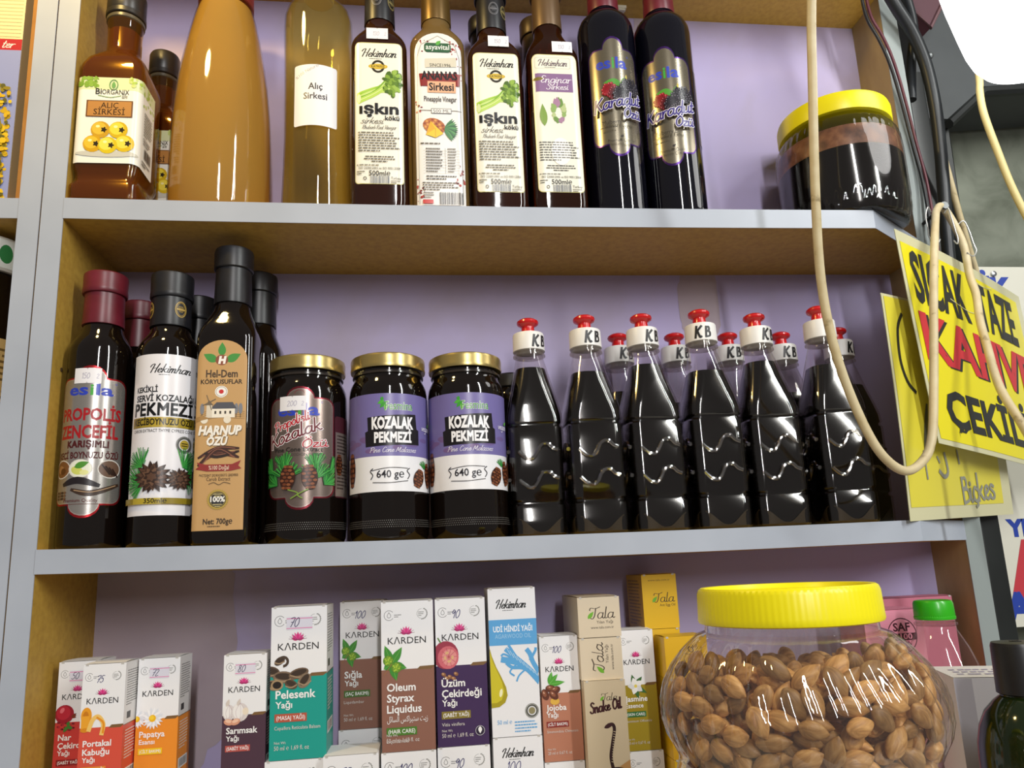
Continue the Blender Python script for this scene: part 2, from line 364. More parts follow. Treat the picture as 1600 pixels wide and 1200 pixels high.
def label_part(name, parent, cv, path, z0, off=3e-4):
    mb = MB(); cv.into(mb, path, z0, off); return obj(name, mb, parent)

# ------------------------------------------------------------------ the shelving
W_, D_, YR, XC, T_ = 0.9717, 0.1354, 0.0729, 0.8653, 0.0214
ZL = -0.335                                             # bottom shelf and counter
def zt(x): t = min(max(x / XC, 0), 1); return .3468 - .0105 * t * (1 - t)      # the long shelves sag a little
def zm(x): t = min(max(x / .9, 0), 1.1); return -.0042 * t - .012 * t * (1 - t)
def shelf_board(name, parent, z, top_open=False):
    xs = [XC * k / 24 for k in range(25)]; mb = MB(); V = []; F = []
    for x in xs: V += [(x, 0, z(x)), (x, D_, z(x)), (x, 0, z(x) - T_), (x, D_, z(x) - T_)]
    for k in range(24):
        a, b = 4 * k, 4 * k + 4; F += [(a, b, b + 1, a + 1), (a + 2, a + 3, b + 3, b + 2), (a + 1, b + 1, b + 3, a + 3), (a, a + 2, b + 2, b)]
    b = len(V); z1, z2 = z(XC), z(XC)
    V += [(W_, YR, z1), (W_, D_, z1), (W_, YR, z1 - T_), (W_, D_, z1 - T_)]; a = 96
    F += [(a, b, b + 1, a + 1), (a + 2, a + 3, b + 3, b + 2), (a + 1, b + 1, b + 3, a + 3), (0, 1, 3, 2)]
    mb.add(V, F, BOARD, False); s = obj(name, mb, parent)
    e = MB(); V = []; F = []
    for x in xs: V += [(x, -.0008, z(x) + .0003), (x, -.0008, z(x) - T_ - .0003), (x, 0, z(x) + .0003), (x, 0, z(x) - T_ - .0003)]
    for k in range(24):
        a, c = 4 * k, 4 * k + 4; F += [(a, a + 1, c + 1, c), (a, c, c + 2, a + 2), (a + 1, a + 3, c + 3, c + 1)]
    n = Vector((.5555, -.8315)); b = len(V)
    for (x, y) in ((XC + .0004, 0), (W_, YR)):
        V += [(x + n.x * .0008, y + n.y * .0008, z1 + .0003), (x + n.x * .0008, y + n.y * .0008, z1 - T_ - .0003), (x, y, z1 + .0003), (x, y, z1 - T_ - .0003)]
    F += [(b, b + 1, b + 5, b + 4), (b, b + 4, b + 6, b + 2), (b + 1, b + 3, b + 7, b + 5), (96, b, b + 1, 97)]
    e.add(V, F, EDGE, False); obj('edge_band', e, s); return s
unit = thing('shelving_unit', 'grey edged mustard shelving unit holding the bottles and boxes', 'shelves', (0, 0, 0))
shelf_board('shelf', unit, zt); shelf_board('shelf', unit, zm)
sh = part('shelf', unit, lambda m: m.prism([(0, .012), (XC, .012), (W_, YR), (W_, D_), (0, D_)], .6995, .7210, BOARD))
part('edge_band', sh, lambda m: m.box(0, XC, .0112, .012, .6993, .7212, EDGE))
part('clip', sh, lambda m: (m.box(.610, .634, .112, .120, .6955, .6995, P('#e6e2cf', .5)), m.box(.612, .632, .113, .119, .6925, .6955, P('#d8d3bd', .5))))
part('shelf', unit, lambda m: m.box(0, W_, .001, D_, ZL - T_, ZL, BOARD))
sp = part('side_panel', unit, lambda m: m.box(-.0206, 0, .001, D_, ZL - T_, .80, BOARD))
part('edge_band', sp, lambda m: m.box(-.0207, .0001, 0, .001, ZL - T_, .80, EDGE))
part('dowel_hole', sp, lambda m: [m.lathe([(.0022, 0), (.0022, .0006)], P('#4a3413', .8), 10, (0, 0)) for _ in (0,)], loc=(0.0, .02, .175)).rotation_euler = (0, PI / 2, 0)
sp = part('side_panel', unit, lambda m: m.box(W_, W_ + .0216, YR + .001, D_, ZL - T_, .80, WOODRIGHT))
part('edge_band', sp, lambda m: m.box(W_ - .0001, W_ + .0217, YR, YR + .001, ZL - T_, .80, P('#8f9896', .45)))
left = thing('shelving_unit', 'neighbouring shelving unit at the left edge with a printed box on it', 'shelves', (0, 0, 0))
sp = part('side_panel', left, lambda m: m.box(-.0420, -.0221, .001, D_, ZL - T_, .80, BOARD))
part('edge_band', sp, lambda m: m.box(-.0421, -.0220, 0, .001, ZL - T_, .80, EDGE))
for z in (.3468, 0.0):
    s_ = part('shelf', left, lambda m: m.box(-.45, -.0421, .002, D_, z - T_, z, BOARD))
    part('edge_band', s_, lambda m: m.box(-.45, -.0421, .001, .002, z - T_, z, EDGE))
wb = part('wall_back', None, lambda m: m.box(-.6, W_ + .0216, D_, D_ + .02, -.8, 1.1, WALL)); wb['kind'] = 'structure'
# worn bare plaster patches on the painted back
PATCH = noisy('bare_plaster', [(.35, '#a99aa4'), (.7, '#b3a5ad')], 12, .7, .05)
def blotch(m, cx, cz, rx, rz, seed):
    R = random.Random(seed); n = 40; f = [R.uniform(.85, 1.1) for _ in range(n)]
    f = [(f[i - 1] + f[i] + f[(i + 1) % n]) / 3 for i in range(n)]
    pts = [(cx + rx * f[i] * math.copysign(abs(math.cos(2 * PI * i / n)) ** .5, math.cos(2 * PI * i / n)), cz + rz * f[i] * math.copysign(abs(math.sin(2 * PI * i / n)) ** .5, math.sin(2 * PI * i / n))) for i in range(n)]
    m.add([(x, D_ - .0004, z) for x, z in pts], [list(range(n))], PATCH, False)
tr = part('trim_1', None, lambda m: (blotch(m, .672, .54, .030, .17, 3), blotch(m, .703, .285, .026, .05, 5), blotch(m, .06, -.10, .085, .13, 8))); tr['kind'] = 'structure'
ct = part('trim_2', None, lambda m: m.box(-.5, 1.5, -.55, 0.0, ZL - .03, ZL, P('#b9b4ab', .4))); ct['kind'] = 'structure'
CONC = noisy('speckled_concrete', [(.28, '#5e6355'), (.5, '#7c8173'), (.75, '#8a8f80')], 16, .85, .25, 9, .5)
wr = part('wall_right', None, lambda m: m.box(W_ + .03, 2.4, .262, .30, -.8, 1.4, CONC)); wr['kind'] = 'structure'
# black metal post and frame beside the unit
BLK = noisy('black_metal', [(.3, '#141716'), (.7, '#202423')], 12, .35, .02)
po_ = thing('metal_post', 'black square metal post standing right of the shelving unit', 'post', (1.0365, .124, ZL))
part('post_tube', po_, lambda m: m.loft([rrect(.0135, .013, .003, z) for z in (0, .95)], BLK))
part('base_plate', po_, lambda m: m.loft([rrect(.03, .03, .004, z) for z in (0, .004)], BLK))
FR = noisy('dark_painted_metal', [(.3, '#34383a'), (.7, '#45494a')], 7, .5, .03)
fr = thing('metal_canopy', 'dark grey metal canopy panel with a slanted lower corner, above the concrete wall', 'canopy', (0, 0, 0))
part('side_panel', fr, lambda m: m.add([(x, y, z) for y in (.135, .25) for x, z in ((1.058, .85), (1.5, .85), (1.5, .646), (1.162, .613), (1.100, .560), (1.058, .560))],
     [(0, 1, 2, 3, 4, 5), (11, 10, 9, 8, 7, 6)] + [(i, 6 + i, 6 + (i + 1) % 6, (i + 1) % 6) for i in range(6)], FR, False))
part('flange', fr, lambda m: (m.tube([(1.10, .14, .556), (1.163, .14, .609), (1.5, .14, .642)], .008, BLK), m.tube([(1.106, .16, .560), (1.093, .16, .12)], .009, BLK)))
part('bolt', fr, lambda m: m.lathe([(.005, 0), (.005, .003), (.002, .005)], P('#7d8080', .4, .8), 10), loc=(1.085, .135, .66)).rotation_euler = (PI / 2, 0, 0)
mr = thing('cloth_valance', 'dark maroon panel at the top edge, between the cables and the white lamp', 'panel', (0, 0, 0))
part('panel', mr, lambda m: m.add([(x, y, z) for y in (.10, .125) for x, z in ((.99, .86), (1.15, .86), (1.10, .735), (1.063, .675), (1.045, .70))],
     [(0, 1, 2, 3, 4), (9, 8, 7, 6, 5)] + [(i, 5 + i, 5 + (i + 1) % 5, (i + 1) % 5) for i in range(5)], P('#552f38', .6), False))
part('hem', mr, lambda m: m.tube([(1.045, .098, .70), (1.063, .098, .675), (1.10, .098, .735), (1.15, .098, .86)], .0025, P('#6d4c50', .6)))

# ------------------------------------------------------------------ illustrations for the labels
def cone(c, x, y, rx, ry, rot=0):
    c.ell(x, y, rx, ry, '#3a1c12', rot)
    q, w = math.cos(rot), math.sin(rot)
    for r in range(7):
        t = -0.85 + 1.7 * r / 6; hw = rx * math.sqrt(max(0, 1 - t * t)) * .92
        for k in range(3):
            a = (k - 1 + (.5 if r % 2 else 0)) * hw * .7
            if abs(a) > hw: continue
            b = t * ry; c.ell(x + a * q - b * w, y + a * w + b * q, rx * .27, ry * .11, ('#8a5233', '#6e3b24')[(r + k) % 2], rot, 8)
def needles(c, x, y, n, L, a0, a1, cols=('#2e8b3d', '#1f6e2c', '#4fae4a'), w=.9):
    R = random.Random(int(x * 7 + y))
    for k in range(n):
        a = a0 + (a1 - a0) * k / max(n - 1, 1) + R.uniform(-.05, .05); l = L * R.uniform(.75, 1)
        c.stroke([(x, y), (x + l * math.cos(a), y - l * math.sin(a))], w, cols[k % len(cols)], smooth=False)
def lotus(c, x, y, s):
    for a, l, col in ((-75, .85, '#c2286f'), (75, .85, '#c2286f'), (-50, 1, '#d83a86'), (50, 1, '#d83a86'), (-24, 1.05, '#e65a9c'), (24, 1.05, '#e65a9c'), (0, 1.05, '#d6307f')):
        r = math.radians(a); c.leaf(x, y, x + s * l * math.sin(r) * .62, y - s * l * math.cos(r) * .62, s * .11, col)
    for a in (-80, -62, 62, 80, -38, 38):
        r = math.radians(a); c.stroke([(x, y), (x + s * .72 * math.sin(r), y - s * .6 * math.cos(r))], .5, '#6e1d48', smooth=False)
def barkpic(c, x, y, s):
    for dx, dy, rx, ry, rot, col in ((4, 4, 11, 7, .3, '#5a4636'), (14, -10, 8, 5, -.6, '#4b3a2c'), (20, 12, 15, 8, .1, '#7a6450'), (40, 8, 14, 7, -.25, '#6d5743'), (48, 18, 11, 8, -.9, '#84705a'), (6, 22, 10, 7, .2, '#8a7259'), (30, 22, 9, 6, .4, '#59452f')):
        c.ell(x + dx * s, y + dy * s, rx * s, ry * s, col, rot); c.ell(x + dx * s, y + (dy - 1.2) * s, rx * .8 * s, ry * .55 * s, '#3b2c20', rot); c.stroke([(x + (dx - rx * .8) * s, y + (dy + 2) * s), (x + dx * s, y + (dy + ry * .7) * s), (x + (dx + rx * .8) * s, y + (dy + 1) * s)], 1.6 * s, '#a38a6c')
    c.ell(x + 11 * s, y + 22 * s, 8.5 * s, 7 * s, '#a58a66'); c.ell(x + 11 * s, y + 22 * s, 6 * s, 4.8 * s, '#1f1510')
    c.ring(x + 19 * s, y - 9 * s, 6 * s, 3.5 * s, '#4a392b', a0=-2.6, a1=1.6)
def styrax(c, x, y, s):
    for x1, y1 in ((2, -26), (32, -22), (22, 34), (40, 14), (0, 14)): c.leaf(x + 14 * s, y + 6 * s, x + x1 * s, y + y1 * s, 7 * s, '#3c8a2c'); c.stroke([(x + 14 * s, y + 6 * s), (x + x1 * s, y + y1 * s)], .7, '#6db548', smooth=False)
    for bx, by in ((8, 0), (22, 12)):
        c.ell(x + bx * s, y + by * s, 9 * s, 9 * s, '#5d8a1e')
        for k in range(16): c.ell(x + (bx + 6.8 * math.cos(k * 2.4) * (k / 16) ** .5) * s, y + (by + 6.8 * math.sin(k * 2.4) * (k / 16) ** .5) * s, 1.7 * s, 1.7 * s, ('#a8c63a', '#7da82c')[k % 2], n=7)
    c.stroke([(x, y + 24 * s), (x + 8 * s, y + 14 * s), (x + 14 * s, y + 6 * s)], 1.1, '#9b6a3c')
def garlic(c, x, y, s):
    for dx, rx, ry in ((6, 10, 13), (24, 14, 15)):
        c.ell(x + dx * s, y, rx * s, ry * s, '#dcd3d0'); c.ell(x + (dx - 3) * s, y - 2 * s, rx * .62 * s, ry * .8 * s, '#f1ece8'); c.leaf(x + (dx - 4) * s, y - 10 * s, x + dx * s, y - 22 * s, 3 * s, '#d6cac0')
        for k in (-.5, .1, .6): c.stroke([(x + dx * s, y - ry * s), (x + (dx + k * rx) * s, y), (x + dx * s + k * 4, y + ry * .95 * s)], .6, '#b89fa8')
    c.ell(x + 33 * s, y - 1 * s, 5 * s, 6 * s, '#ecdcc6')
    for dx, rot in ((6, .2), (17, -.3)): c.ell(x + dx * s, y + 15 * s, 8 * s, 5 * s, '#d99a7c', rot); c.ell(x + dx * s, y + 13.5 * s, 5.5 * s, 2.6 * s, '#f0c3a6', rot)
def pomegranate(c, x, y, s):
    c.ell(x + 14 * s, y, 19 * s, 19 * s, '#a3122a'); c.ell(x + 12 * s, y - 3 * s, 14 * s, 14 * s, '#c22238'); c.ell(x + 9 * s, y - 8 * s, 4 * s, 6 * s, '#e8707c', .5)
    for a in (-.5, 0, .5): c.leaf(x + 28 * s, y + 6 * s, x + 38 * s, y + (3 + 8 * a) * s, 2.4 * s, '#7c3018')
    for k in range(34): c.ell(x + (2 + (k * 7.3) % 36) * s, y + (16 + (k * 5.1) % 17) * s, 2.4 * s, 2 * s, ('#7d0f22', '#b01c34', '#5c0a18')[k % 3], n=7)
    for x1, y1 in ((14, 36), (32, 30), (24, 14)): c.leaf(x + 22 * s, y + 24 * s, x + x1 * s, y + y1 * s, 3.6 * s, '#3f7d2b')
def peel(c, x, y, s):
    c.ell(x + 6 * s, y, 10 * s, 16 * s, '#e99b1f'); c.ell(x + 5 * s, y + 4 * s, 6 * s, 13 * s, '#c97a12'); c.rect(x - 3 * s, y, x + 12 * s, y + 26 * s, '#eda42a'); c.ell(x + 4 * s, y + 26 * s, 8 * s, 4 * s, '#d98a18')
    c.stroke([(x + 12 * s, y + 26 * s), (x + 18 * s, y + 8 * s), (x + 28 * s, y + 2 * s), (x + 38 * s, y + 16 * s), (x + 36 * s, y + 34 * s)], 8 * s, '#f2c66b'); c.stroke([(x + 26 * s, y + 4 * s), (x + 38 * s, y + 14 * s), (x + 38 * s, y + 32 * s)], 4 * s, '#e8931a')
def daisy(c, x, y, s, n=18, cen='#f0b90f'):
    for k in range(n): a = 2 * PI * k / n; c.leaf(x, y, x + 19 * s * math.cos(a), y + 19 * s * math.sin(a), 2.8 * s, ('#f6f6f8', '#dfe3ea')[k % 2])
    c.ell(x, y, 6 * s, 6 * s, cen); c.ell(x - 1 * s, y - 1 * s, 3.6 * s, 3.6 * s, '#f7d23a')
def grape(c, x, y, s):
    c.ell(x + 14 * s, y, 21 * s, 22 * s, '#9c3146'); c.ell(x + 18 * s, y + 4 * s, 17 * s, 18 * s, '#cf6670'); c.ell(x + 20 * s, y + 4 * s, 12 * s, 13 * s, '#e0908c')
    for k in range(10): a = k * .63; c.stroke([(x + 19 * s, y + 3 * s), (x + (19 + 13 * math.cos(a)) * s, y + (3 + 15 * math.sin(a)) * s)], .8, '#b44a58', smooth=False)
    for a in (.2, 1.5, 2.9, 4.2): c.ell(x + (19 + 6 * math.cos(a)) * s, y + (3 + 7 * math.sin(a)) * s, 2.1 * s, 3.2 * s, '#dcb07c', a)
    c.stroke([(x + 6 * s, y - 20 * s), (x + 2 * s, y - 27 * s)], 2 * s, '#5d7d34')
    for dx, dy in ((10, 30), (20, 34), (30, 30), (15, 36), (26, 37)): c.ell(x + dx * s, y + dy * s, 4 * s, 3 * s, '#8a5a38', .5); c.ell(x + (dx - 1) * s, y + (dy - 1) * s, 2 * s, 1.4 * s, '#c49468', .5)
def nuts(c, x, y, s):
    for x1, y1 in ((22, -40), (52, -16), (36, -34)): c.leaf(x + 14 * s, y - 12 * s, x + x1 * s, y + y1 * s, 6 * s, '#4ea233'); c.stroke([(x + 14 * s, y - 12 * s), (x + x1 * s, y + y1 * s)], .7, '#8fd06a', smooth=False)
    c.ell(x + 26 * s, y + 26 * s, 11 * s, 8 * s, '#e0b048')
    for dx, dy, rot in ((4, 10, 1.2), (18, -2, .2), (28, 2, -.4), (24, 12, .8)): c.ell(x + dx * s, y + dy * s, 13 * s, 8.5 * s, '#5f2f1e', rot); c.ell(x + (dx - 2) * s, y + (dy - 2.5) * s, 8 * s, 4.2 * s, '#8e5439', rot); c.ell(x + (dx - 3) * s, y + (dy - 4) * s, 2.6 * s, 1.2 * s, '#d9ae95', rot)
def jasmine(c, x, y, s):
    for x1, y1 in ((8, -24), (34, -18), (44, 22), (22, 34)): c.leaf(x + 14 * s, y + 4 * s, x + x1 * s, y + y1 * s, 6 * s, '#3d6b34')
    for a in range(5): r = a * 1.257 - .6; c.leaf(x + 16 * s, y + 4 * s, x + (16 + 21 * math.cos(r)) * s, y + (4 + 21 * math.sin(r)) * s, 7.5 * s, ('#f2f1ee', '#dfe0e2')[a % 2])
    c.ell(x + 16 * s, y + 4 * s, 4 * s, 4 * s, '#e9d35a')
def berries(c, x, y, s):
    c.leaf(x + 20 * s, y, x - 14 * s, y - 4 * s, 8 * s, '#4f9a34'); c.leaf(x + 18 * s, y, x + 30 * s, y - 14 * s, 4 * s, '#77b54a')
    for bx, by, rx, ry, a, b in ((-4, 8, 13, 10, '#8e1626', '#c2303c'), (6, 16, 11, 11, '#5c1420', '#96202e'), (34, 4, 20, 13, '#14101c', '#2d2836'), (16, 18, 14, 12, '#17121d', '#332c3a')):
        for k in range(46):
            r = (k / 46) ** .5; t = k * 2.4; px, py = x + (bx + rx * r * math.cos(t)) * s, y + (by + ry * r * math.sin(t)) * s
            c.ell(px, py, 2.9 * s, 2.7 * s, a, n=8); c.ell(px - .6 * s, py - .7 * s, 1.5 * s, 1.3 * s, b, n=6); c.ell(px - .9 * s, py - 1.0 * s, .5 * s, .4 * s, '#d8cfd8', n=5)
    c.leaf(x + 26 * s, y - 6 * s, x + 26 * s, y - 14 * s, 1.4 * s, '#c9b43c')
def rhubarb(c, x, y, s):
    for k, (dx, dy) in enumerate(((6, 16), (3, 8), (10, 22), (14, 4), (20, 12))):
        c.stroke([(x - 30 * s, y + (18 + k * 2.6) * s), (x - 4 * s, y + (8 + k * 1.8) * s), (x + 16 * s, y + (dy - 12) * s)], 7.6 * s, ('#a9cf4a', '#8fbd35', '#c4dd78', '#7fae2c', '#b8d65e')[k]); c.stroke([(x - 30 * s, y + (17 + k * 2.6) * s), (x - 4 * s, y + (7 + k * 1.8) * s), (x + 16 * s, y + (dy - 13) * s)], .8 * s, '#e3efb4')
    c.ell(x - 30 * s, y + 24 * s, 3 * s, 7 * s, '#d9e4b0')
    R = random.Random(4)
    for k in range(62): a, r = R.uniform(0, 6.3), R.uniform(0, 1) ** .5; c.ell(x + (23 + 14 * r * math.cos(a)) * s, y + (-3 + 22 * r * math.sin(a)) * s, R.uniform(2.4, 5.2) * s, R.uniform(2.4, 4.6) * s, ('#5d7f22', '#7fa236', '#96b84a', '#48681a')[k % 4], a, 7)
def pineapple(c, x, y, s):
    c.ell(x, y, 19 * s, 13 * s, '#b5682c', .25)
    for i in range(-3, 4):
        for j in range(-2, 3):
            px, py = i * 5.4 + (j % 2) * 2.7, j * 4.8
            if (px / 18) ** 2 + (py / 12) ** 2 < .9: c.ell(x + (px * .97 - py * .25) * s, y + (px * .25 + py * .97) * s, 2.1 * s, 1.9 * s, ('#d99a4e', '#8f3f22')[(i + j) % 2], .3, 7)
    for k in range(13): a = -.9 + 1.9 * k / 12; c.leaf(x + 17 * s, y + 5 * s, x + (17 + 23 * math.cos(a)) * s, y + (5 + 23 * math.sin(a)) * s, 2.6 * s, ('#3f7d4a', '#2a5e36', '#5a9a58')[k % 3])
    c.poly([(x - 6 * s, y - 8 * s), (x + 15 * s, y + 12 * s), (x + 2 * s, y + 19 * s), (x - 14 * s, y + 14 * s)], '#f0c41c'); c.poly([(x - 6 * s, y - 8 * s), (x + 2 * s, y + 4 * s), (x - 14 * s, y + 14 * s)], '#e0a80e'); c.stroke([(x + 2 * s, y + 4 * s), (x + 2 * s, y + 18 * s)], .8, '#c98f10')
def medlars(c, x, y, s):
    for dx, dy, col, hi in ((-10, -16, '#c99a22', '#e2b93a'), (16, -16, '#d3b018', '#ecd544'), (-20, 6, '#cf9f16', '#e6bd34'), (26, 5, '#d8b81a', '#efd94c'), (2, 8, '#d9bf1c', '#f1de55')):
        c.ell(x + dx * s, y + dy * s, 14 * s, 13 * s, col); c.ell(x + (dx - 2) * s, y + (dy - 2) * s, 10.5 * s, 9.5 * s, hi); c.ell(x + (dx - 4) * s, y + (dy - 5) * s, 3 * s, 2 * s, '#f8efa8')
        for k in range(5): a = k * 1.26; c.leaf(x + (dx + 5) * s, y + dy * s, x + (dx + 5 + 5 * math.cos(a)) * s, y + (dy + 5 * math.sin(a)) * s, 1.6 * s, '#2c2415')
def pods(c, x, y, s, cols=('#3a1a12', '#5a2c1c', '#241009')):
    for k, (a, b, d) in enumerate(((-34, 6, -2), (-30, 12, 4), (-24, 0, 8), (-34, 16, 0))):
        c.stroke([(x + a * s, y + b * s), (x - 4 * s, y + (d - 4) * s), (x + 30 * s, y + (b - 10 + d) * s)], 6 * s, cols[k % 3], taper=True); c.stroke([(x + (a + 6) * s, y + (b - 1) * s), (x - 4 * s, y + (d - 5.5) * s), (x + 24 * s, y + (b - 10 + d) * s)], 1.1 * s, '#8a5540')
def drop_logo(c, x, y, r, col='#6a6a6a'):
    c.ring(x, y, r, .8, col, a0=.6, a1=5.6); c.stroke([(x, y - r * .62), (x - r * .38, y + r * .1), (x, y + r * .5), (x + r * .38, y + r * .1), (x, y - r * .62)], .8, col)
def wreath(c, x, y, r, col='#8a8a86'):
    for k in range(9): a = -1.3 + 2.6 * k / 8; c.leaf(x + r * math.cos(a), y + r * math.sin(a), x + r * 1.25 * math.cos(a + .4), y + r * 1.25 * math.sin(a + .4), .9, col)
    c.ring(x, y, r, .5, col, a0=1.6, a1=4.7); c.fine(x - r * .75, y - r * .4, r * 1.3, 3, r * .36, col)
def wordmark(c, x, y, w, xh, col='#141414'):
    """the flowing vinegar maker's name"""
    c.script('Hekimhan', x, y, xh, col, xh * .27, calli=.55, shear=.38, width=w)
    c.fine(x + w * .22, y + xh * .42, w * .58, 1, 3, '#555555', h=xh * .14)
def scallop(c, x0, y0, x1, y1, r, col, top=True):
    """label outline with a round crest above and below"""
    mx = (x0 + x1) / 2; q = (x1 - x0) * .2; e = 10; P_ = []
    def ar(cx, cy, rx, ry, a, b, n=9): return [(cx + rx * math.cos(a + (b - a) * k / n), cy + ry * math.sin(a + (b - a) * k / n)) for k in range(n + 1)]
    P_ += ar(x0 + r, y0 + r, r, r, PI, 1.5 * PI) + [(mx - q * 1.25, y0)] + ar(mx, y0, q, r * 1.15, PI, 2 * PI) + [(mx + q * 1.25, y0)] + ar(x1 - r, y0 + r, r, r, 1.5 * PI, 2 * PI)
    P_ += ar(x1 - r, y1 - r, r, r, 0, .5 * PI) + [(mx + q * 1.25, y1)] + ar(mx, y1, q, r * 1.15, 0, PI) + [(mx - q * 1.25, y1)] + ar(x0 + r, y1 - r, r, r, .5 * PI, PI)
    c.poly(P_, col)
def esila(c, x, y, h, w):
    n = glyphs; c.text('es', x, y, h, '#2b3fb5', bold=.03, w=w * .46); c.text('i', x + w * .5, y, h, '#3da53a', bold=.03, w=w * .07)
    c.text('la', x + w * .61, y, h, '#2b3fb5', bold=.03, w=w * .37); c.ring(x + w * 1.03, y - h * 1.15, h * .08, .5, '#2b3fb5', n=10)
def price_sticker(parent, path, z0, W, H, txt, pink=False):
    c = Canvas(40, 24, W, H); c.rect(0, 0, 40, 24, '#ecebf0')
    for x in (18, 20): c.poly([(18.5, 0), (21.5, 0), (20, 2.4)], '#b9b8bd'); c.poly([(18.5, 24), (21.5, 24), (20, 21.6)], '#b9b8bd'); break
    if pink: c.rect(0, 2.5, 40, 3.7, '#e66a9c'); c.rect(0, 20, 40, 21.2, '#e66a9c')
    c.script(txt, 12, 16.5, 5, '#b4b2c4' if not pink else '#4b4a86', 1.0, calli=0, shear=.1)
    c.script('2', 33, 16, 4, '#b4b2c4', .8, calli=0, shear=.1)
    return label_part('price_sticker', parent, c, path, z0, 6e-4)

# ------------------------------------------------------------------ top shelf
GOLD = P('#a88b3c', .28, .9, name='gold_foil'); BLACKCAP = noisy('black_shrink_sleeve', [(.35, '#141417'), (.7, '#1f1f24')], 40, .38, .05)
MAROON = noisy('burgundy_shrink_sleeve', [(.35, '#5d1823'), (.7, '#712130')], 40, .36, .05, 5)
def square_bottle(t, hw, r, zs, zn, rn, mat, mb_=None):
    """rounded square body up to zs, shoulder to the round neck rn at zn"""
    mb = MB(); R = [rrect(hw - .004, hw - .004, r, 0), rrect(hw - .001, hw - .001, r, .003), rrect(hw, hw, r, .009), rrect(hw, hw, r, zs)]
    for k in range(1, 9):
        a = k / 8; e = .5 - .5 * math.cos(PI * a); w = hw + (rn - hw) * e; R.append(rrect(w, w, r + (rn - r) * min(1, a * 1.15), zs + (zn - zs) * a))
    R.append(rrect(rn, rn, rn, zn + .03)); mb.loft(R, mat); return obj('glass_body', mb, t)
def capsule(t, z0, z1, z2, r0, r1, mat, name='cap'):
    s = part('neck_sleeve', t, lambda m: m.lathe([(r0 * 1.04, z0), (r0 * 1.05, z0 + .001), (r0 * .99, z1 - .001), (r0 * .98, z1)], mat, 32))
    return s, part(name, t, lambda m: m.lathe([(r1 * .97, z1), (r1, z1 + .001), (r1, z2 - .003), (r1 * .97, z2 - .001), (r1 * .9, z2)], mat, 36))
def oval_seal(parent, R, z, phi, col='#b99a4a'):
    c = Canvas(24, 34, .0125, .0175); c.ring(12, 17, 10.5, 1.6, col, ry=15.5); c.ring(12, 17, 8.2, .8, col, ry=13); c.fine(6, 11, 12, 5, 2.6, col, al='c'); c.rect(4, 15.6, 20, 18.4, col)
    return label_part('seal', parent, c, arc(R, .0125, phi), z, 4e-4)

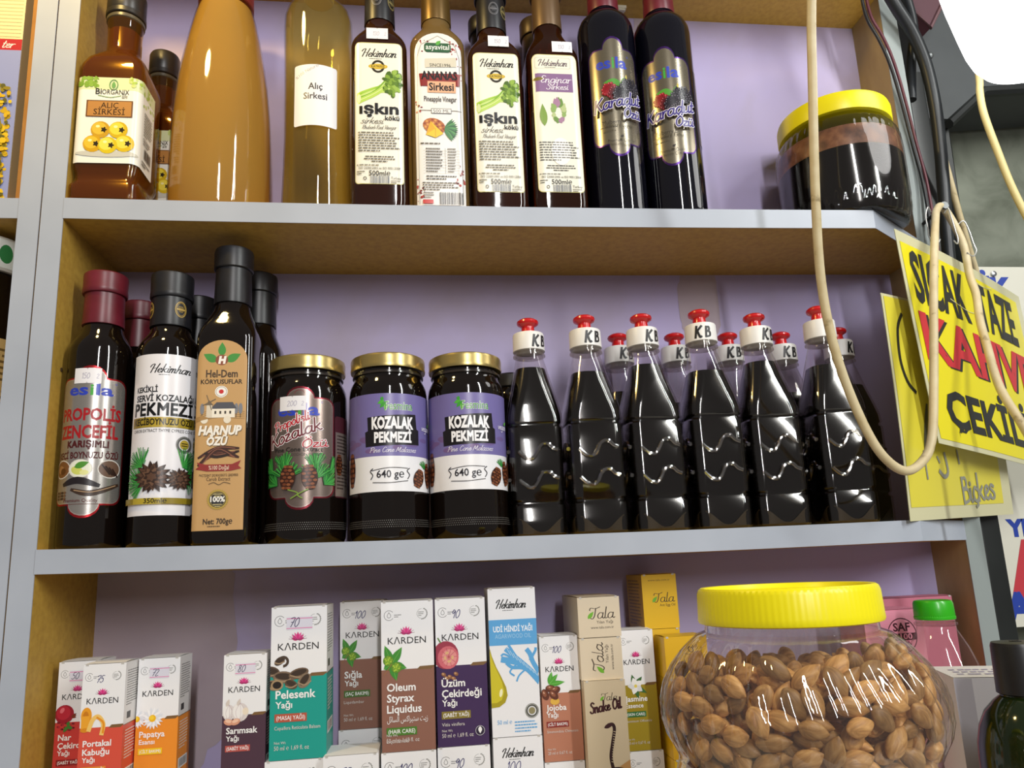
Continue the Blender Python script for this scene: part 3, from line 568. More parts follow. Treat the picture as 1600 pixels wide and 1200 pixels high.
# amber square bottle with the yellow fruit label
AMB = clear('amber_vinegar', '#f3d890', 1.45, .03, 1.2, .10, '#c88a40')
def medlar_bottle(label, x, y, rz=0, full=True):
    t = thing('vinegar_bottle', label, 'bottle', (x, y, zt(x)), rz, 'amber vinegar bottles with the yellow fruit label')
    if not full: t.scale = (.86, .86, .92)
    hw = .0325
    R = [rrect(hw - .002, hw - .002, .008, 0), rrect(hw + .001, hw + .001, .009, .003), rrect(hw + .0012, hw + .0012, .009, .018), rrect(hw - .001, hw - .001, .009, .022), rrect(hw - .0022, hw - .0022, .009, .026), rrect(hw - .0022, hw - .0022, .009, .032),
         rrect(hw - .0004, hw - .0004, .009, .038), rrect(hw - .0004, hw - .0004, .009, .150), rrect(hw - .001, hw - .001, .010, .158), rrect(hw - .004, hw - .004, .012, .168), rrect(.024, .024, .016, .176), rrect(.0185, .0185, .0185, .184)]
    R += [rrect(.0172 + q, .0172 + q, .0172 + q, z) for q, z in ((0, .190), (0, .214), (.0006, .220), (.0012, .228), (.0012, .246))]
    part('glass_body', t, lambda m: m.loft(R, AMB))
    q = [(a[0] * .93, a[1] * .93) for a in [(1, 1)]]
    liq = [[(p[0] * .955, p[1] * .955, max(p[2], .003)) for p in r] for r in R[:12]] + [[(p[0] * .93, p[1] * .93, p[2]) for p in r] for r in R[12:14]]
    part('liquid', t, lambda m: m.loft(liq, P('#4a1d0e', .2, name='amber_depth')))
    cp = part('cap', t, lambda m: m.lathe([(.0195, .231), (.0203, .232), (.0203, .237), (.0192, .2375), (.0198, .239), (.0198, .261), (.0185, .264)], P('#2a2622', .35), 40))
    part('neck_ring', t, lambda m: m.lathe([(.0178, .225), (.0192, .226), (.0192, .2295), (.0178, .2305)], P('#57503f', .3), 32))
    c = Canvas(148, 134, .0985, .0980); c.fin = (.28, 0)
    c.rrect(0, 0, 148, 134, 2, '#efeee2'); c.rect(0, 0, 148, 20, '#d8dfae')
    R2 = random.Random(2)
    for k in range(60): bx = R2.uniform(1, 30) if k % 2 else R2.uniform(78, 147); c.ell(bx, R2.uniform(1, 14 + (bx > 100) * 22), R2.uniform(2, 5), R2.uniform(1.5, 3.5), ('#a9c34c', '#7fa53a', '#c6d47c', '#8ab043')[k % 4], R2.uniform(0, 3), 8)
    c.ring(54, 12, 6, 1.2, '#4d8a4a', ry=8); c.leaf(54, 18, 54, 6, 3, '#6da45c'); c.text('Bi', 28, 27, 9, '#23251f', bold=.01); c.text('ORGANIX', 37.5, 27, 7.5, '#23251f', w=40); c.stroke([(32, 29), (50, 32), (66, 29)], .9, '#4d8a4a'); c.script('life', 67, 33, 4, '#44482f', .6)
    c.rect(16, 37, 84, 63, '#6e4524'); c.rrect(18, 38.5, 82, 61.5, 1, '#b98243'); c.text('ALIÇ', 50, 49, 8.5, '#3a2412', 'c', bold=.01); c.text('SİRKESİ', 50, 59.5, 8.8, '#3a2412', 'c', w=46, bold=.01)
    c.ell(50, 120, 46, 5, '#c9c7ba'); medlars(c, 49, 99, 1.0)
    c.fine(106, 44, 34, 9, 4.2, '#5d5b52'); c.fine(106, 84, 30, 3, 4, '#3b3a36'); c.bars(112, 98, 26, 16); c.fine(104, 120, 36, 2, 5, '#3b3a36')
    label_part('label', t, c, ringpath(hw, hw, .009, -.0305, .0985), .0410, 2e-4)
    return t
medlar_bottle('square amber vinegar bottle with the fruit label, at the left end of the top shelf', .0325 + .0005, .0345)
medlar_bottle('amber vinegar bottle mostly hidden behind the square one at the top left corner', .0505, .1065, 0, False)

# tall plastic bottle of cloudy orange vinegar
OR = clear('cloudy_orange_vinegar', '#f4d272', 1.35, .05, 1, .80, '#e6bd5c')
t = thing('vinegar_bottle', 'big wide shouldered plastic bottle of cloudy orange vinegar without a label', 'bottle', (.1327, .0590, zt(.13)))
pr = [(.044, 0), (.0500, .004), (.0530, .014), (.0536, .05), (.0530, .10), (.0515, .135), (.0485, .170), (.0445, .200), (.0395, .230), (.0345, .255), (.0305, .270), (.0290, .276), (.0280, .290)]
part('plastic_body', t, lambda m: m.lathe(pr, PET, 64, rmod=lambda a, r, z: .0012 * math.cos(5 * a) * max(0, 1 - z / .03)))
part('liquid', t, lambda m: m.lathe([(r - .0012, max(z, .0015)) for r, z in pr[:11]], OR, 64))
part('collar', t, lambda m: m.lathe([(.0292, .2745), (.0306, .2755), (.0306, .281), (.0296, .282)], P('#7a2a20', .4), 40))
part('cap', t, lambda m: m.lathe([(.0296, .283), (.0303, .284), (.0303, .304), (.028, .307)], P('#8c2c20', .4), 40))
# pale yellow glass bottle with a typed white label
YL = clear('pale_yellow_vinegar', '#f7e9a8', 1.35, .03, 1, .10, '#e6d080')
t = thing('vinegar_bottle', 'clear bottle of pale yellow vinegar with a plain white typed label', 'bottle', (.2406, .0440, zt(.24)))
pr = [(.034, 0), (.0375, .003), (.0385, .012), (.0372, .055), (.0362, .10), (.0366, .15), (.0378, .20), (.0386, .235), (.0380, .250), (.0350, .260), (.0290, .2665), (.0210, .270), (.0160, .274), (.0150, .282)]
part('glass_body', t, lambda m: m.lathe(pr, GLASS, 64))
part('liquid', t, lambda m: m.lathe([(r - .0014, max(z, .003)) for r, z in pr[:10]], YL, 64))
part('cap', t, lambda m: m.lathe([(.0162, .280), (.0170, .281), (.0170, .300), (.016, .302)], P('#d6c79a', .4), 32))
c = Canvas(68, 95, .0475, .0736); c.rrect(0, 0, 68, 95, 3, '#eceaec')
c.text('%100 Naturel', 4, 22, 5, '#8b8b90', rot=-.5); c.text('Alıç', 34, 39, 9.5, '#3c3c42', 'c', bold=.02); c.text('Sirkesi', 34, 54, 9.5, '#3c3c42', 'c', bold=.02)
label_part('label', t, c, arc(.0372, .0475, .05), .0952, 6e-4)

# vinegars in square brown bottles
def vinegar(label, x, y, mat, sleeve, lab=None, pric=None, rz=0, group=None, seal=True, zs=.198, zn=.240, zl=.0262):
    t = thing('vinegar_bottle', label, 'bottle', (x, y, zt(x)), rz, group)
    hw, r = .0308, .0135
    square_bottle(t, hw, r, zs, zn, .0165, mat)
    sl, cp = capsule(t, zn, zn + .046, zn + .070, .0168, .0192, sleeve)
    if seal and sleeve is BLACKCAP: oval_seal(sl, .0172, zn + .016, -.15 if x < .4 else .1, '#6d6d72'); oval_seal(sl, .0172, zn + .016, .95, '#8d8050')
    if lab: label_part('label', t, lab(), ringpath(hw, hw, r, -.0265, .053), zl, 2e-4)
    if pric: price_sticker(t, ringpath(hw, hw, r, pric[0], .0235), pric[1], .0235, .0135, pric[2])
    return t
def base_label(dw, dh, col, r):
    c = Canvas(dw, dh, .053, .1705); c.fin = (.28, 0); c.rrect(0, 0, dw, dh, r, '#c9c27e'); c.rrect(1, 1, dw - 1, dh - 1, r - 1, col); return c
def smallprint(c, y0=142):
    c.fine(6, y0, 64, 8, 4.0, '#6b6a66'); c.fine(12, y0 + 37, 52, 3, 3.6, '#55544f', al='c'); c.fine(4, y0 + 50, 68, 1, 3, '#77756e')
    c.text('ISO 22000:2005 ve ISO 9001:2008', 38, y0 + 57, 3.4, '#2b2b28', 'c', w=62); c.text('500ml℮', 38, y0 + 66.5, 7.2, '#1c1c1a', 'c', bold=.01, w=32); c.fine(4, y0 + 60, 14, 2, 3.4, '#55544f')
    c.bars(24, y0 + 67.5, 28, 11, '#4b556b'); c.text('Turkey', 55, y0 + 72, 3.6, '#1c1c1a'); c.ring(16, y0 + 71, 2.2, .9, '#1c1c1a', n=9); c.fine(55, y0 + 74, 16, 2, 2.6, '#77756e')
def iskin():
    c = base_label(76, 222, '#f1eedf', 7); wordmark(c, 12, 23, 53, 6.5)
    c.ell(37, 38.5, 15, 4.5, '#caa82c'); c.ring(37, 38.5, 8.6, 3.4, '#2b2716'); c.ell(37, 38.5, 13.5, 3.4, '#d8b93e'); c.text('KATKISIZ', 37, 40, 3.2, '#2b2716', 'c', w=21, bold=.02)
    rhubarb(c, 37, 67, .98)
    c.text('ışkın', 38, 114, 16, '#0f0f0f', 'c', w=60, bold=.03); c.text('kökü', 47, 124, 7, '#0f0f0f', w=22, bold=.02); c.script('sirkesi', 10, 129.5, 5, '#4e4e4e', 1.0, shear=.5, width=34); c.script('Rhubarb Root Vinegar', 12, 138, 3, '#6a6a6a', .6, shear=.4, width=52)
    smallprint(c, 143); return c
def artichoke():
    c = base_label(76, 222, '#f0eedd', 9); c.rrect(5, 5, 64, 24, 3, '#d5d3c4'); c.rrect(6, 6, 63, 23, 3, '#f0eedd'); wordmark(c, 11, 19, 47, 5.4, '#5d4a57')
    c.rect(5, 32, 66, 62, '#8b6a94'); c.leaf(0, 42, 22, 40, 3, '#7d6f2f'); c.script('Enginar', 38, 47, 6, '#f5f1f6', 1.3, width=50, al='c'); c.script('Sirkesi', 40, 58, 5, '#f5f1f6', 1.2, width=36, al='c')
    for k in range(16): a = k * 2.4; c.leaf(40 + 5 * math.cos(a), 96 + 9 * math.sin(a), 40 + 13 * math.cos(a), 92 + 22 * math.sin(a), 4.5, ('#8fae62', '#b6c68a', '#6d9244', '#a87f9c')[k % 4])
    c.leaf(16, 118, 14, 82, 6, '#7d9d3e'); c.ell(40, 158, 16, 22, '#f6f5ee'); c.ell(37, 152, 10, 14, '#fbfaf6'); smallprint(c, 143); return c  # pale ovals paint a glare spot into the label colour
def ananas():
    c = Canvas(78, 270, .0535, .2095); c.fin = (.28, 0)
    P_ = [(0, 270), (0, 34)] + [(39 - 39 * math.cos(PI * k / 14), 34 - 34 * math.sin(PI * k / 14)) for k in range(15)] + [(78, 34), (78, 270)]
    c.poly(P_, '#eeece8')
    R = random.Random(11)
    for (sx, sy, n) in ((58, 22, 22), (70, 60, 8), (14, 16, 8), (74, 230, 16), (6, 250, 12), (4, 120, 6)):
        for k in range(n): c.ell(min(76, max(2, sx + R.gauss(0, 6))), sy + R.gauss(0, 8), R.uniform(.6, 2.4), R.uniform(.6, 2.2), ('#9c2f2c', '#7d1f22', '#b5504a')[k % 3], n=7)
    c.stroke([(5, 268), (5, 40), (12, 20), (39, 5), (66, 20), (73, 40), (73, 268)], .6, '#7a7a74', smooth=False)
    c.rrect(17, 17, 60, 32, 5, '#2f5c3c'); c.text('asyavital', 38.5, 27.5, 8, '#f4f6f2', 'c', w=38, bold=.01); c.leaf(36, 20, 44, 13, 3, '#5fae4a')
    c.poly([(18, 43), (68, 40), (68, 55), (18, 57)], '#d9d3c0'); c.text('SINCE1996', 42, 55.5, 5, '#3e3b33', 'c', w=34, bold=.01)
    c.poly([(8, 67), (74, 66), (72, 86), (10, 87)], '#8d2f2c'); c.text('ANANAS', 40, 76, 12.5, '#1d1514', 'c', w=58, bold=.04)
    c.rect(21, 79, 66, 97, '#e6b08a'); c.text('Sirkesi', 43, 93.5, 11.5, '#241a16', 'c', w=40, bold=.03); c.text('Pineapple Vinegar', 41, 111, 8, '#3a3533', 'c', w=52, bold=.01)
    c.rect(26, 122, 58, 130, '#3a3533'); c.rect(26.7, 122.7, 57.3, 129.3, '#eeece8'); c.text('500 ML', 42, 128.6, 5, '#3a3533', 'c', w=26); c.rect(8, 125, 26, 125.7, '#3a3533'); c.rect(58, 125, 74, 125.7, '#3a3533')
    pineapple(c, 30, 150, .95)
    c.fine(8, 176, 62, 1, 4, '#55514c'); c.rect(46, 184, 46.5, 222, '#6b6862'); c.fine(16, 184, 26, 9, 4.3, '#55514c'); c.fine(50, 184, 14, 9, 4.3, '#77736c')
    for k in range(9): c.rect(12, 187.5 + 4.3 * k, 70, 187.8 + 4.3 * k, '#a9a59c')
    c.fine(16, 226, 52, 2, 4, '#2e2b28'); c.fine(10, 236, 56, 4, 3.4, '#55514c'); c.bars(36, 251, 36, 18, '#22222a'); c.rrect(10, 262, 26, 268, 1, '#c9403a'); c.fine(11, 251, 18, 3, 3.4, '#55514c')
    return c
G_H = None
vinegar('brown vinegar bottle with green stalk label, left of the pineapple label bottle', .3107, .0345, BROWNGLASS, BLACKCAP, iskin, (-.013, .2015, '130'))
PIN = clear('cloudy_olive_vinegar', '#c0a468', 1.45, .03, 1.2, .72, '#a88a55')
t = vinegar('olive brown vinegar bottle with a gold cap and a pineapple on its white label', .3757, .0345, PIN, P('#6b5227', .35, .5), None, None, zs=.202, zn=.244)
label_part('label', t, ananas(), ringpath(.0308, .0308, .0135, -.0265, .0535), .003, 2e-4)
vinegar('brown vinegar bottle with green stalk label, right of the pineapple label bottle', .4406, .0345, BROWNGLASS, BLACKCAP, iskin, (-.008, .1985, '150'), zs=.191, zn=.235, zl=.0195)
vinegar('brown vinegar bottle with a tan neck sleeve and purple banded label bearing painted glare', .5075, .0345, clear('brown_vinegar', '#a8602c', 1.5, .04, 1.3, .5, '#4a2410'), P('#6a5236', .4, .3), artichoke, (-.002, .1945, '130'), zs=.190, zn=.243, zl=.0205)
vinegar('black capped vinegar bottle standing at the back, behind the second green stalk label bottle', .4380, .1015, DARKGLASS, BLACKCAP, None, None, seal=False)
vinegar('amber vinegar bottle at the back, behind the bottle with the purple banded label', .5045, .1015, clear('brown_vinegar', '#6d3210'), P('#4a3a28', .4, .3), None, None)

# mulberry extract bottles
def karadut_label():
    c = Canvas(100, 185, .062, .1475); c.fin = (.24, .75); c_ = '#4a2a72'; scallop(c, 0, 14, 100, 168, 16, c_); scallop(c, 2.2, 16.2, 97.8, 165.8, 15, '#8a8270'); c.fin = (.32, 0)
    esila(c, 16, 47, 17, 60); berries(c, 42, 74, 1.0)
    for col, w in (('#f2eef6', 4.8), ('#33267c', 2.9)): c.script('Karadut', 10, 118, 10, col, w, calli=.2, shear=.25, width=84, rot=-.16); c.script('Özü', 58, 129, 8, col, w * .9, calli=.2, shear=.2, width=32, rot=-.05)
    c.text('Mulberry Extract', 52, 139, 6.4, '#2b241c', 'c', w=58); c.fine(18, 143, 66, 1, 3, '#3b3326'); c.leaf(50, 160, 56, 157, 2, '#2b241c'); c.text('Premium Quality', 52, 167, 4.6, '#2b241c', 'c', w=44)
    c.fin = (.45, 0)
    return c
def karadut(label, x, y, phi, front=True):
    t = thing('extract_bottle', label, 'bottle', (x, y, zt(x)), 0, 'dark mulberry extract bottles'); R = .0342
    part('glass_body', t, lambda m: m.lathe([(R - .003, 0), (R - .0008, .002), (R, .006), (R, .238), (R - .001, .247), (R - .004, .255), (R - .010, .262), (.019, .2665), (.0178, .271), (.0178, .282)], BLUEDARK, 64))
    capsule(t, .2705, .307, .323, .0180, .0200, MAROON)
    if front:
        label_part('label', t, karadut_label(), arc(R, .062, phi), .065 if x < .6 else .0555, 3e-4)
        c = Canvas(60, 100, .036, .096); c.fin = (.3, .6); c.rect(0, 0, 60, 100, '#7a715c'); c.fine(6, 8, 46, 9, 5, '#2f2a22'); c.bars(14, 56, 30, 16); c.rect(12, 54, 13, 73, '#d9d6cc'); c.fine(6, 78, 46, 4, 5, '#2f2a22')
        label_part('back_label', t, c, arc(R, .036, phi + 1.75), .088, 3e-4)
    return t
karadut('dark mulberry extract bottle with burgundy cap, left one of the front pair', .5780, .0350, -.06)
karadut('dark mulberry extract bottle with burgundy cap, right one of the front pair', .6480, .0350, -.34)
karadut('burgundy capped dark bottle half hidden behind the left mulberry bottle', .5985, .1008, 0, False)
karadut('burgundy capped dark bottle half hidden behind the right mulberry bottle', .6695, .1008, 0, False)

# big jar with the yellow lid
YLID = P('#f6e808', .35, spec=.5, name='yellow_plastic')
x = .8720; t = thing('molasses_jar', 'big plastic jar of black molasses with yellow lid, on the top shelf', 'jar', (x, .0610, zt(x)))
pr = [(.064, 0), (.0690, .003), (.0712, .010), (.0722, .020), (.0728, .026), (.0735, .030), (.0736, .090), (.0730, .100), (.0716, .109), (.0690, .117), (.0655, .123), (.0635, .126), (.0620, .128), (.0620, .145)]
rib = lambda a, r, z: (.0009 * math.cos(44 * a) if (.002 < z < .025 or .100 < z < .122) else 0)
part('plastic_body', t, lambda m: m.lathe(pr, PET, 176, rmod=rib))
part('molasses', t, lambda m: m.lathe([(r - .0015, max(z, .002)) for r, z in pr[:6]] + [(.0720, .080)], SYRUP, 64))
FILM = noisy('brown_froth_film', [(.35, '#4a2c1c'), (.55, '#7d5236'), (.75, '#a07450')], 60, .4, .1, 10)
part('froth', t, lambda m: m.lathe([(.0720, .0802), (.0719, .090), (.0713, .099), (.0702, .1065)], FILM, 64, cap0=False, cap1=False))
part('lid', t, lambda m: m.lathe([(.0635, .1285), (.0660, .1295), (.0664, .1325), (.0664, .148), (.0652, .1525), (.0620, .1545)], YLID, 160, rmod=lambda a, r, z: .00025 * math.cos(80 * a) if .131 < z < .150 else 0))

# ------------------------------------------------------------------ left unit's goods
x = -.150; t = thing('printed_carton', 'large carton with a yellow tree picture and a red band at the left edge', 'box', (-.128, .062, .3472))
part('carton', t, lambda m: m.box(-.072, .0655, -.045, .045, 0, .33, P('#d9c79a', .6)))
c = Canvas(138, 300, .1375, .33); c.rect(0, 0, 138, 300, '#e0d3a0'); c.rect(0, 139, 138, 300, '#9aa4cf')
for k in range(46): c.rect(0, 4 * k, 136, 4 * k + .6, '#cdbd86')
c.rect(0, 139, 138, 300, '#8f97c4'); c.rect(0, 127, 138, 139, '#b3222a'); c.script('ter', 118, 136.5, 4.4, '#f2ece0', 1.0, calli=.4, shear=.4, width=12)
R = random.Random(5)
for k in range(420): yy = 176 + 119 * R.random() ** .8; c.ell(R.uniform(96, 133), yy, R.uniform(1.5, 4), R.uniform(1.5, 3.6), ('#c9a312', '#e0bc22', '#8f7d1c', '#5e5a20', '#d6ae1a')[k % 5], n=7)
for a in ((108, 296, 118, 262), (128, 292, 122, 250), (116, 280, 132, 266)): c.stroke([(a[0], a[1]), ((a[0] + a[2]) / 2 + 2, (a[1] + a[3]) / 2), (a[2], a[3])], 1.6, '#3d3322')
label_part('printed_face', t, c, [(-.072, -.045), (.0655, -.045)], 0)
KR = noisy('brown_cardboard', [(.35, '#a5712f'), (.7, '#b98542')], 24, .8, .05)
t = thing('cardboard_sheet', 'upright brown cardboard with dark slanted print, between the carton and grey panel', 'cardboard', (-.0515, .060, .3472))
part('sheet', t, lambda m: m.box(-.004, .004, -.042, .060, 0, .34, KR))
part('print', t, lambda m: [m.add([(-.0043, -.020, .03 + .014 * k), (-.0043, .008, .040 + .014 * k), (-.0043, .008, .0425 + .014 * k), (-.0043, -.020, .0325 + .014 * k), (.0043, -.034, .03 + .014 * k), (.0043, -.012, .040 + .014 * k), (.0043, -.012, .0425 + .014 * k), (.0043, -.034, .0325 + .014 * k)], [(0, 1, 2, 3), (4, 5, 6, 7)], P('#3a2712', .8), False) for k in range(21)])
t = thing('preserve_jar', 'dark jar with a green and red printed lid, on the neighbouring shelf', 'jar', (-.098, .052, .0004))
part('glass_body', t, lambda m: m.lathe([(.038, 0), (.042, .004), (.042, .25), (.036, .275), (.036, .285)], DARKGLASS, 40))
c = Canvas(100, 60, .13, .03); c.rect(0, 0, 100, 60, '#dfe4dc'); [c.ell(6 + 13 * k, 30, 5, 20, ('#2f7d44', '#b3262c')[k % 2]) for k in range(8)]
lb = part('lid', t, lambda m: m.lathe([(.040, .281), (.0415, .283), (.0415, .314), (.039, .317)], P('#d9d8cf', .4), 40)); label_part('lid_print', lb, c, arc(.0415, .13, .7), .2835)
c = Canvas(100, 60, .12, .12); c.rect(0, 0, 100, 60, '#b99f6a'); c.fine(4, 5, 90, 18, 3, '#6a5630'); label_part('label', t, c, arc(.042, .12, .7), .09)

# ------------------------------------------------------------------ middle shelf: round syrup bottles
def round_bottle(t, R, zs, zn, rn, mat):
    return part('glass_body', t, lambda m: m.lathe([(R * .93, 0), (R * .985, .002), (R, .006), (R, zs - .010), (R * .985, zs - .004), (R * .93, zs + .002), (R * .82, zs + .008), (rn + .003, zs + (zn - zs) * .62), (rn, zn), (rn, zn + .02)], mat, 64))
def ridged_capsule(t, z0, z1, z2, r0, r1, mat):
    sl = part('neck_sleeve', t, lambda m: m.lathe([(r0 * 1.03, z0), (r0 * 1.04, z0 + .001), (r0, z0 + .018), (r0 * .99, z1)], mat, 36))
    cp = part('cap', t, lambda m: m.lathe([(r1 * .98, z1 - .001), (r1 * 1.01, z1), (r1 * 1.01, z1 + .004), (r1 * .99, z1 + .006), (r1, z2 - .004), (r1 * .985, z2 - .0015), (r1 * .9, z2)], mat, 40)); return sl, cp
def propolis_label():
    c = Canvas(110, 236, .0700, .1450); c.fin = (.26, .75); scallop(c, 0, 16, 110, 216, 17, '#b3262c'); scallop(c, 2.6, 18.6, 107.4, 213.4, 16, '#d9cfc6'); scallop(c, 3.6, 19.6, 106.4, 212.4, 15.5, '#b5b0aa')
    c.fin = (.32, 0); esila(c, 22, 44, 17, 66)
    c.text('PROPOLİS', 55, 84, 18, '#a3161d', 'c', bold=.035, w=92); c.text('ZENCEFİL', 53, 112, 19, '#a3161d', 'c', bold=.035, w=90); c.text('KARIŞIMLI', 55, 127, 10, '#4c1214', 'c', bold=.05, w=58); c.text('KEÇİ BOYNUZU ÖZÜ', 54, 144, 9.6, '#4c1214', 'c', bold=.03, w=92)
    for x, col in ((17, '#7a4f2c'), (48, '#e8ead8'), (88, '#6a5040')): c.ell(x, 160, 17, 14.5, '#d9d6d0'); c.ell(x, 160, 15.5, 13, col)
    c.ell(14, 160, 8, 6, '#a8794c'); c.ell(20, 163, 6, 5, '#5b3417'); c.ell(44, 163, 9, 6, '#cfd46a', .4); c.ell(54, 166, 6, 4, '#e3e39a'); c.leaf(40, 158, 60, 150, 5, '#4f8f34')
    for k in range(4): c.stroke([(77 + 5 * k, 154 + 2 * k), (88 + 4 * k, 168 + k)], 2.4, '#2a1712', smooth=False)
    c.stroke([(24, 184), (46, 178), (74, 186)], 11, '#221c20', taper=True); c.stroke([(38, 192), (64, 198), (102, 184)], 9, '#3b2a20', taper=True); c.stroke([(42, 193), (66, 196), (98, 185)], 1.4, '#a98a68')
    for k in range(12): c.ell(12 + 5 * (k % 4), 196 + 4.5 * (k // 4), 2.6, 2, ('#3b2a20', '#6b4c34')[k % 2], n=7)
    c.text('Premium Quality', 50, 211, 5, '#5c1c1c', 'c', w=48); c.rect(24, 214, 78, 214.6, '#5c1c1c'); return c
t = thing('syrup_bottle', 'dark round bottle with burgundy cap and silver label lettered in red', 'bottle', (.0310, .0330, zm(.03)))
round_bottle(t, .0288, .2000, .2235, .0170, DARKGLASS); ridged_capsule(t, .2225, .2565, .2780, .0186, .0207, MAROON)
label_part('label', t, propolis_label(), arc(.0288, .0700, .14), .0282)
price_sticker(t, arc(.0288, .0245, .02), .1575, .0245, .0150, '150')
t = thing('syrup_bottle', 'burgundy capped bottle behind, between the silver label bottle and the white label bottle', 'bottle', (.0420, .1000, zm(.04)))
round_bottle(t, .0288, .1970, .2190, .0170, DARKGLASS); ridged_capsule(t, .218, .2510, .2715, .0186, .0207, MAROON)

def pine_label():
    c = Canvas(118, 252, .0745, .1566); c.fin = (.3, 0); c.rect(0, 0, 118, 252, '#eceaee'); wordmark(c, 35, 30, 60, 7)
    c.text('KEKİKLİ', 12, 61, 8.2, '#18181a', bold=.03, w=36); c.text('SERVİ KOZALAĞI', 12, 75.5, 9.6, '#18181a', bold=.03, w=92); c.text('PEKMEZİ', 10, 98, 19, '#0c0c0d', bold=.035, w=92)
    for k in range(12): c.rect(6 + 9 * k, 101, 15 + 9 * k, 117, ('#8f7a22', '#a38b28', '#b59c34', '#c8ae3c')[min(k, 11 - k) // 2 if min(k, 11 - k) < 8 else 3])
    c.text('KEÇİBOYNUZU ÖZÜ', 57, 113, 9.5, '#1b180c', 'c', bold=.03, w=92); c.text('CAROB EXTRACT THYME CYPRESS CONE', 57, 124.5, 4.8, '#2d2d30', 'c', w=94)
    c.ring(90, 143, 13, 1, '#7d7d78'); c.ring(90, 143, 10.6, 3, '#5c5c58'); c.ell(90, 143, 7.6, 7.6, '#b39a36'); c.rect(85, 140.5, 95, 142, '#1b180c'); c.rect(85, 144, 95, 145.5, '#1b180c')
    for bx, by, a0, a1 in ((26, 196, 1.3, 3.9), (30, 178, 1.2, 3.2), (88, 178, -.4, 1.9), (94, 192, -1.4, 1.2), (34, 205, 2.4, 4.2)): needles(c, bx, by, 24, 32, a0, a1, w=1.2)
    R = random.Random(3)
    for cx, cy, q in ((46, 194, 28), (84, 197, 20)):
        for n, f, w, col in ((15, 1.0, .17, '#33211a'), (13, .86, .15, '#5a3f30'), (11, .72, .15, '#3d2920'), (9, .58, .14, '#6b4d3a'), (8, .42, .13, '#35231b'), (6, .28, .10, '#5a3f30')):
            for k in range(n): a = 2 * PI * k / n + f * 5 + R.uniform(-.1, .1); c.leaf(cx, cy, cx + q * f * math.cos(a), cy + q * f * .9 * math.sin(a), q * w, col)
    c.rect(0, 226, 118, 235, '#8f7d22'); c.rect(20, 226, 60, 235, '#b5a034'); c.text('350ml℮', 52, 233.6, 7, '#1b180c', 'c', bold=.02, w=30)
    return c
def pine_bottle(label, x, y, lab=True):
    t = thing('syrup_bottle', label, 'bottle', (x, y, zm(x)), 0, 'dark syrup bottles with black sleeves and gold seals'); R = .0303
    round_bottle(t, R, .1985, .2215, .0172, DARKGLASS); sl, cp = ridged_capsule(t, .2205, .2520, .2780, .0190, .0206, BLACKCAP)
    oval_seal(sl, .0193, .2285, .78); oval_seal(sl, .0193, .2285, -.95)
    if lab: label_part('label', t, pine_label(), arc(R, .0745, .26), .0295)
    return t
pine_bottle('dark bottle with black cap and white label showing pine cones', .0970, .0310)
pine_bottle('black capped bottle with a gold seal, standing behind the white label bottle', .1040, .1000, False)

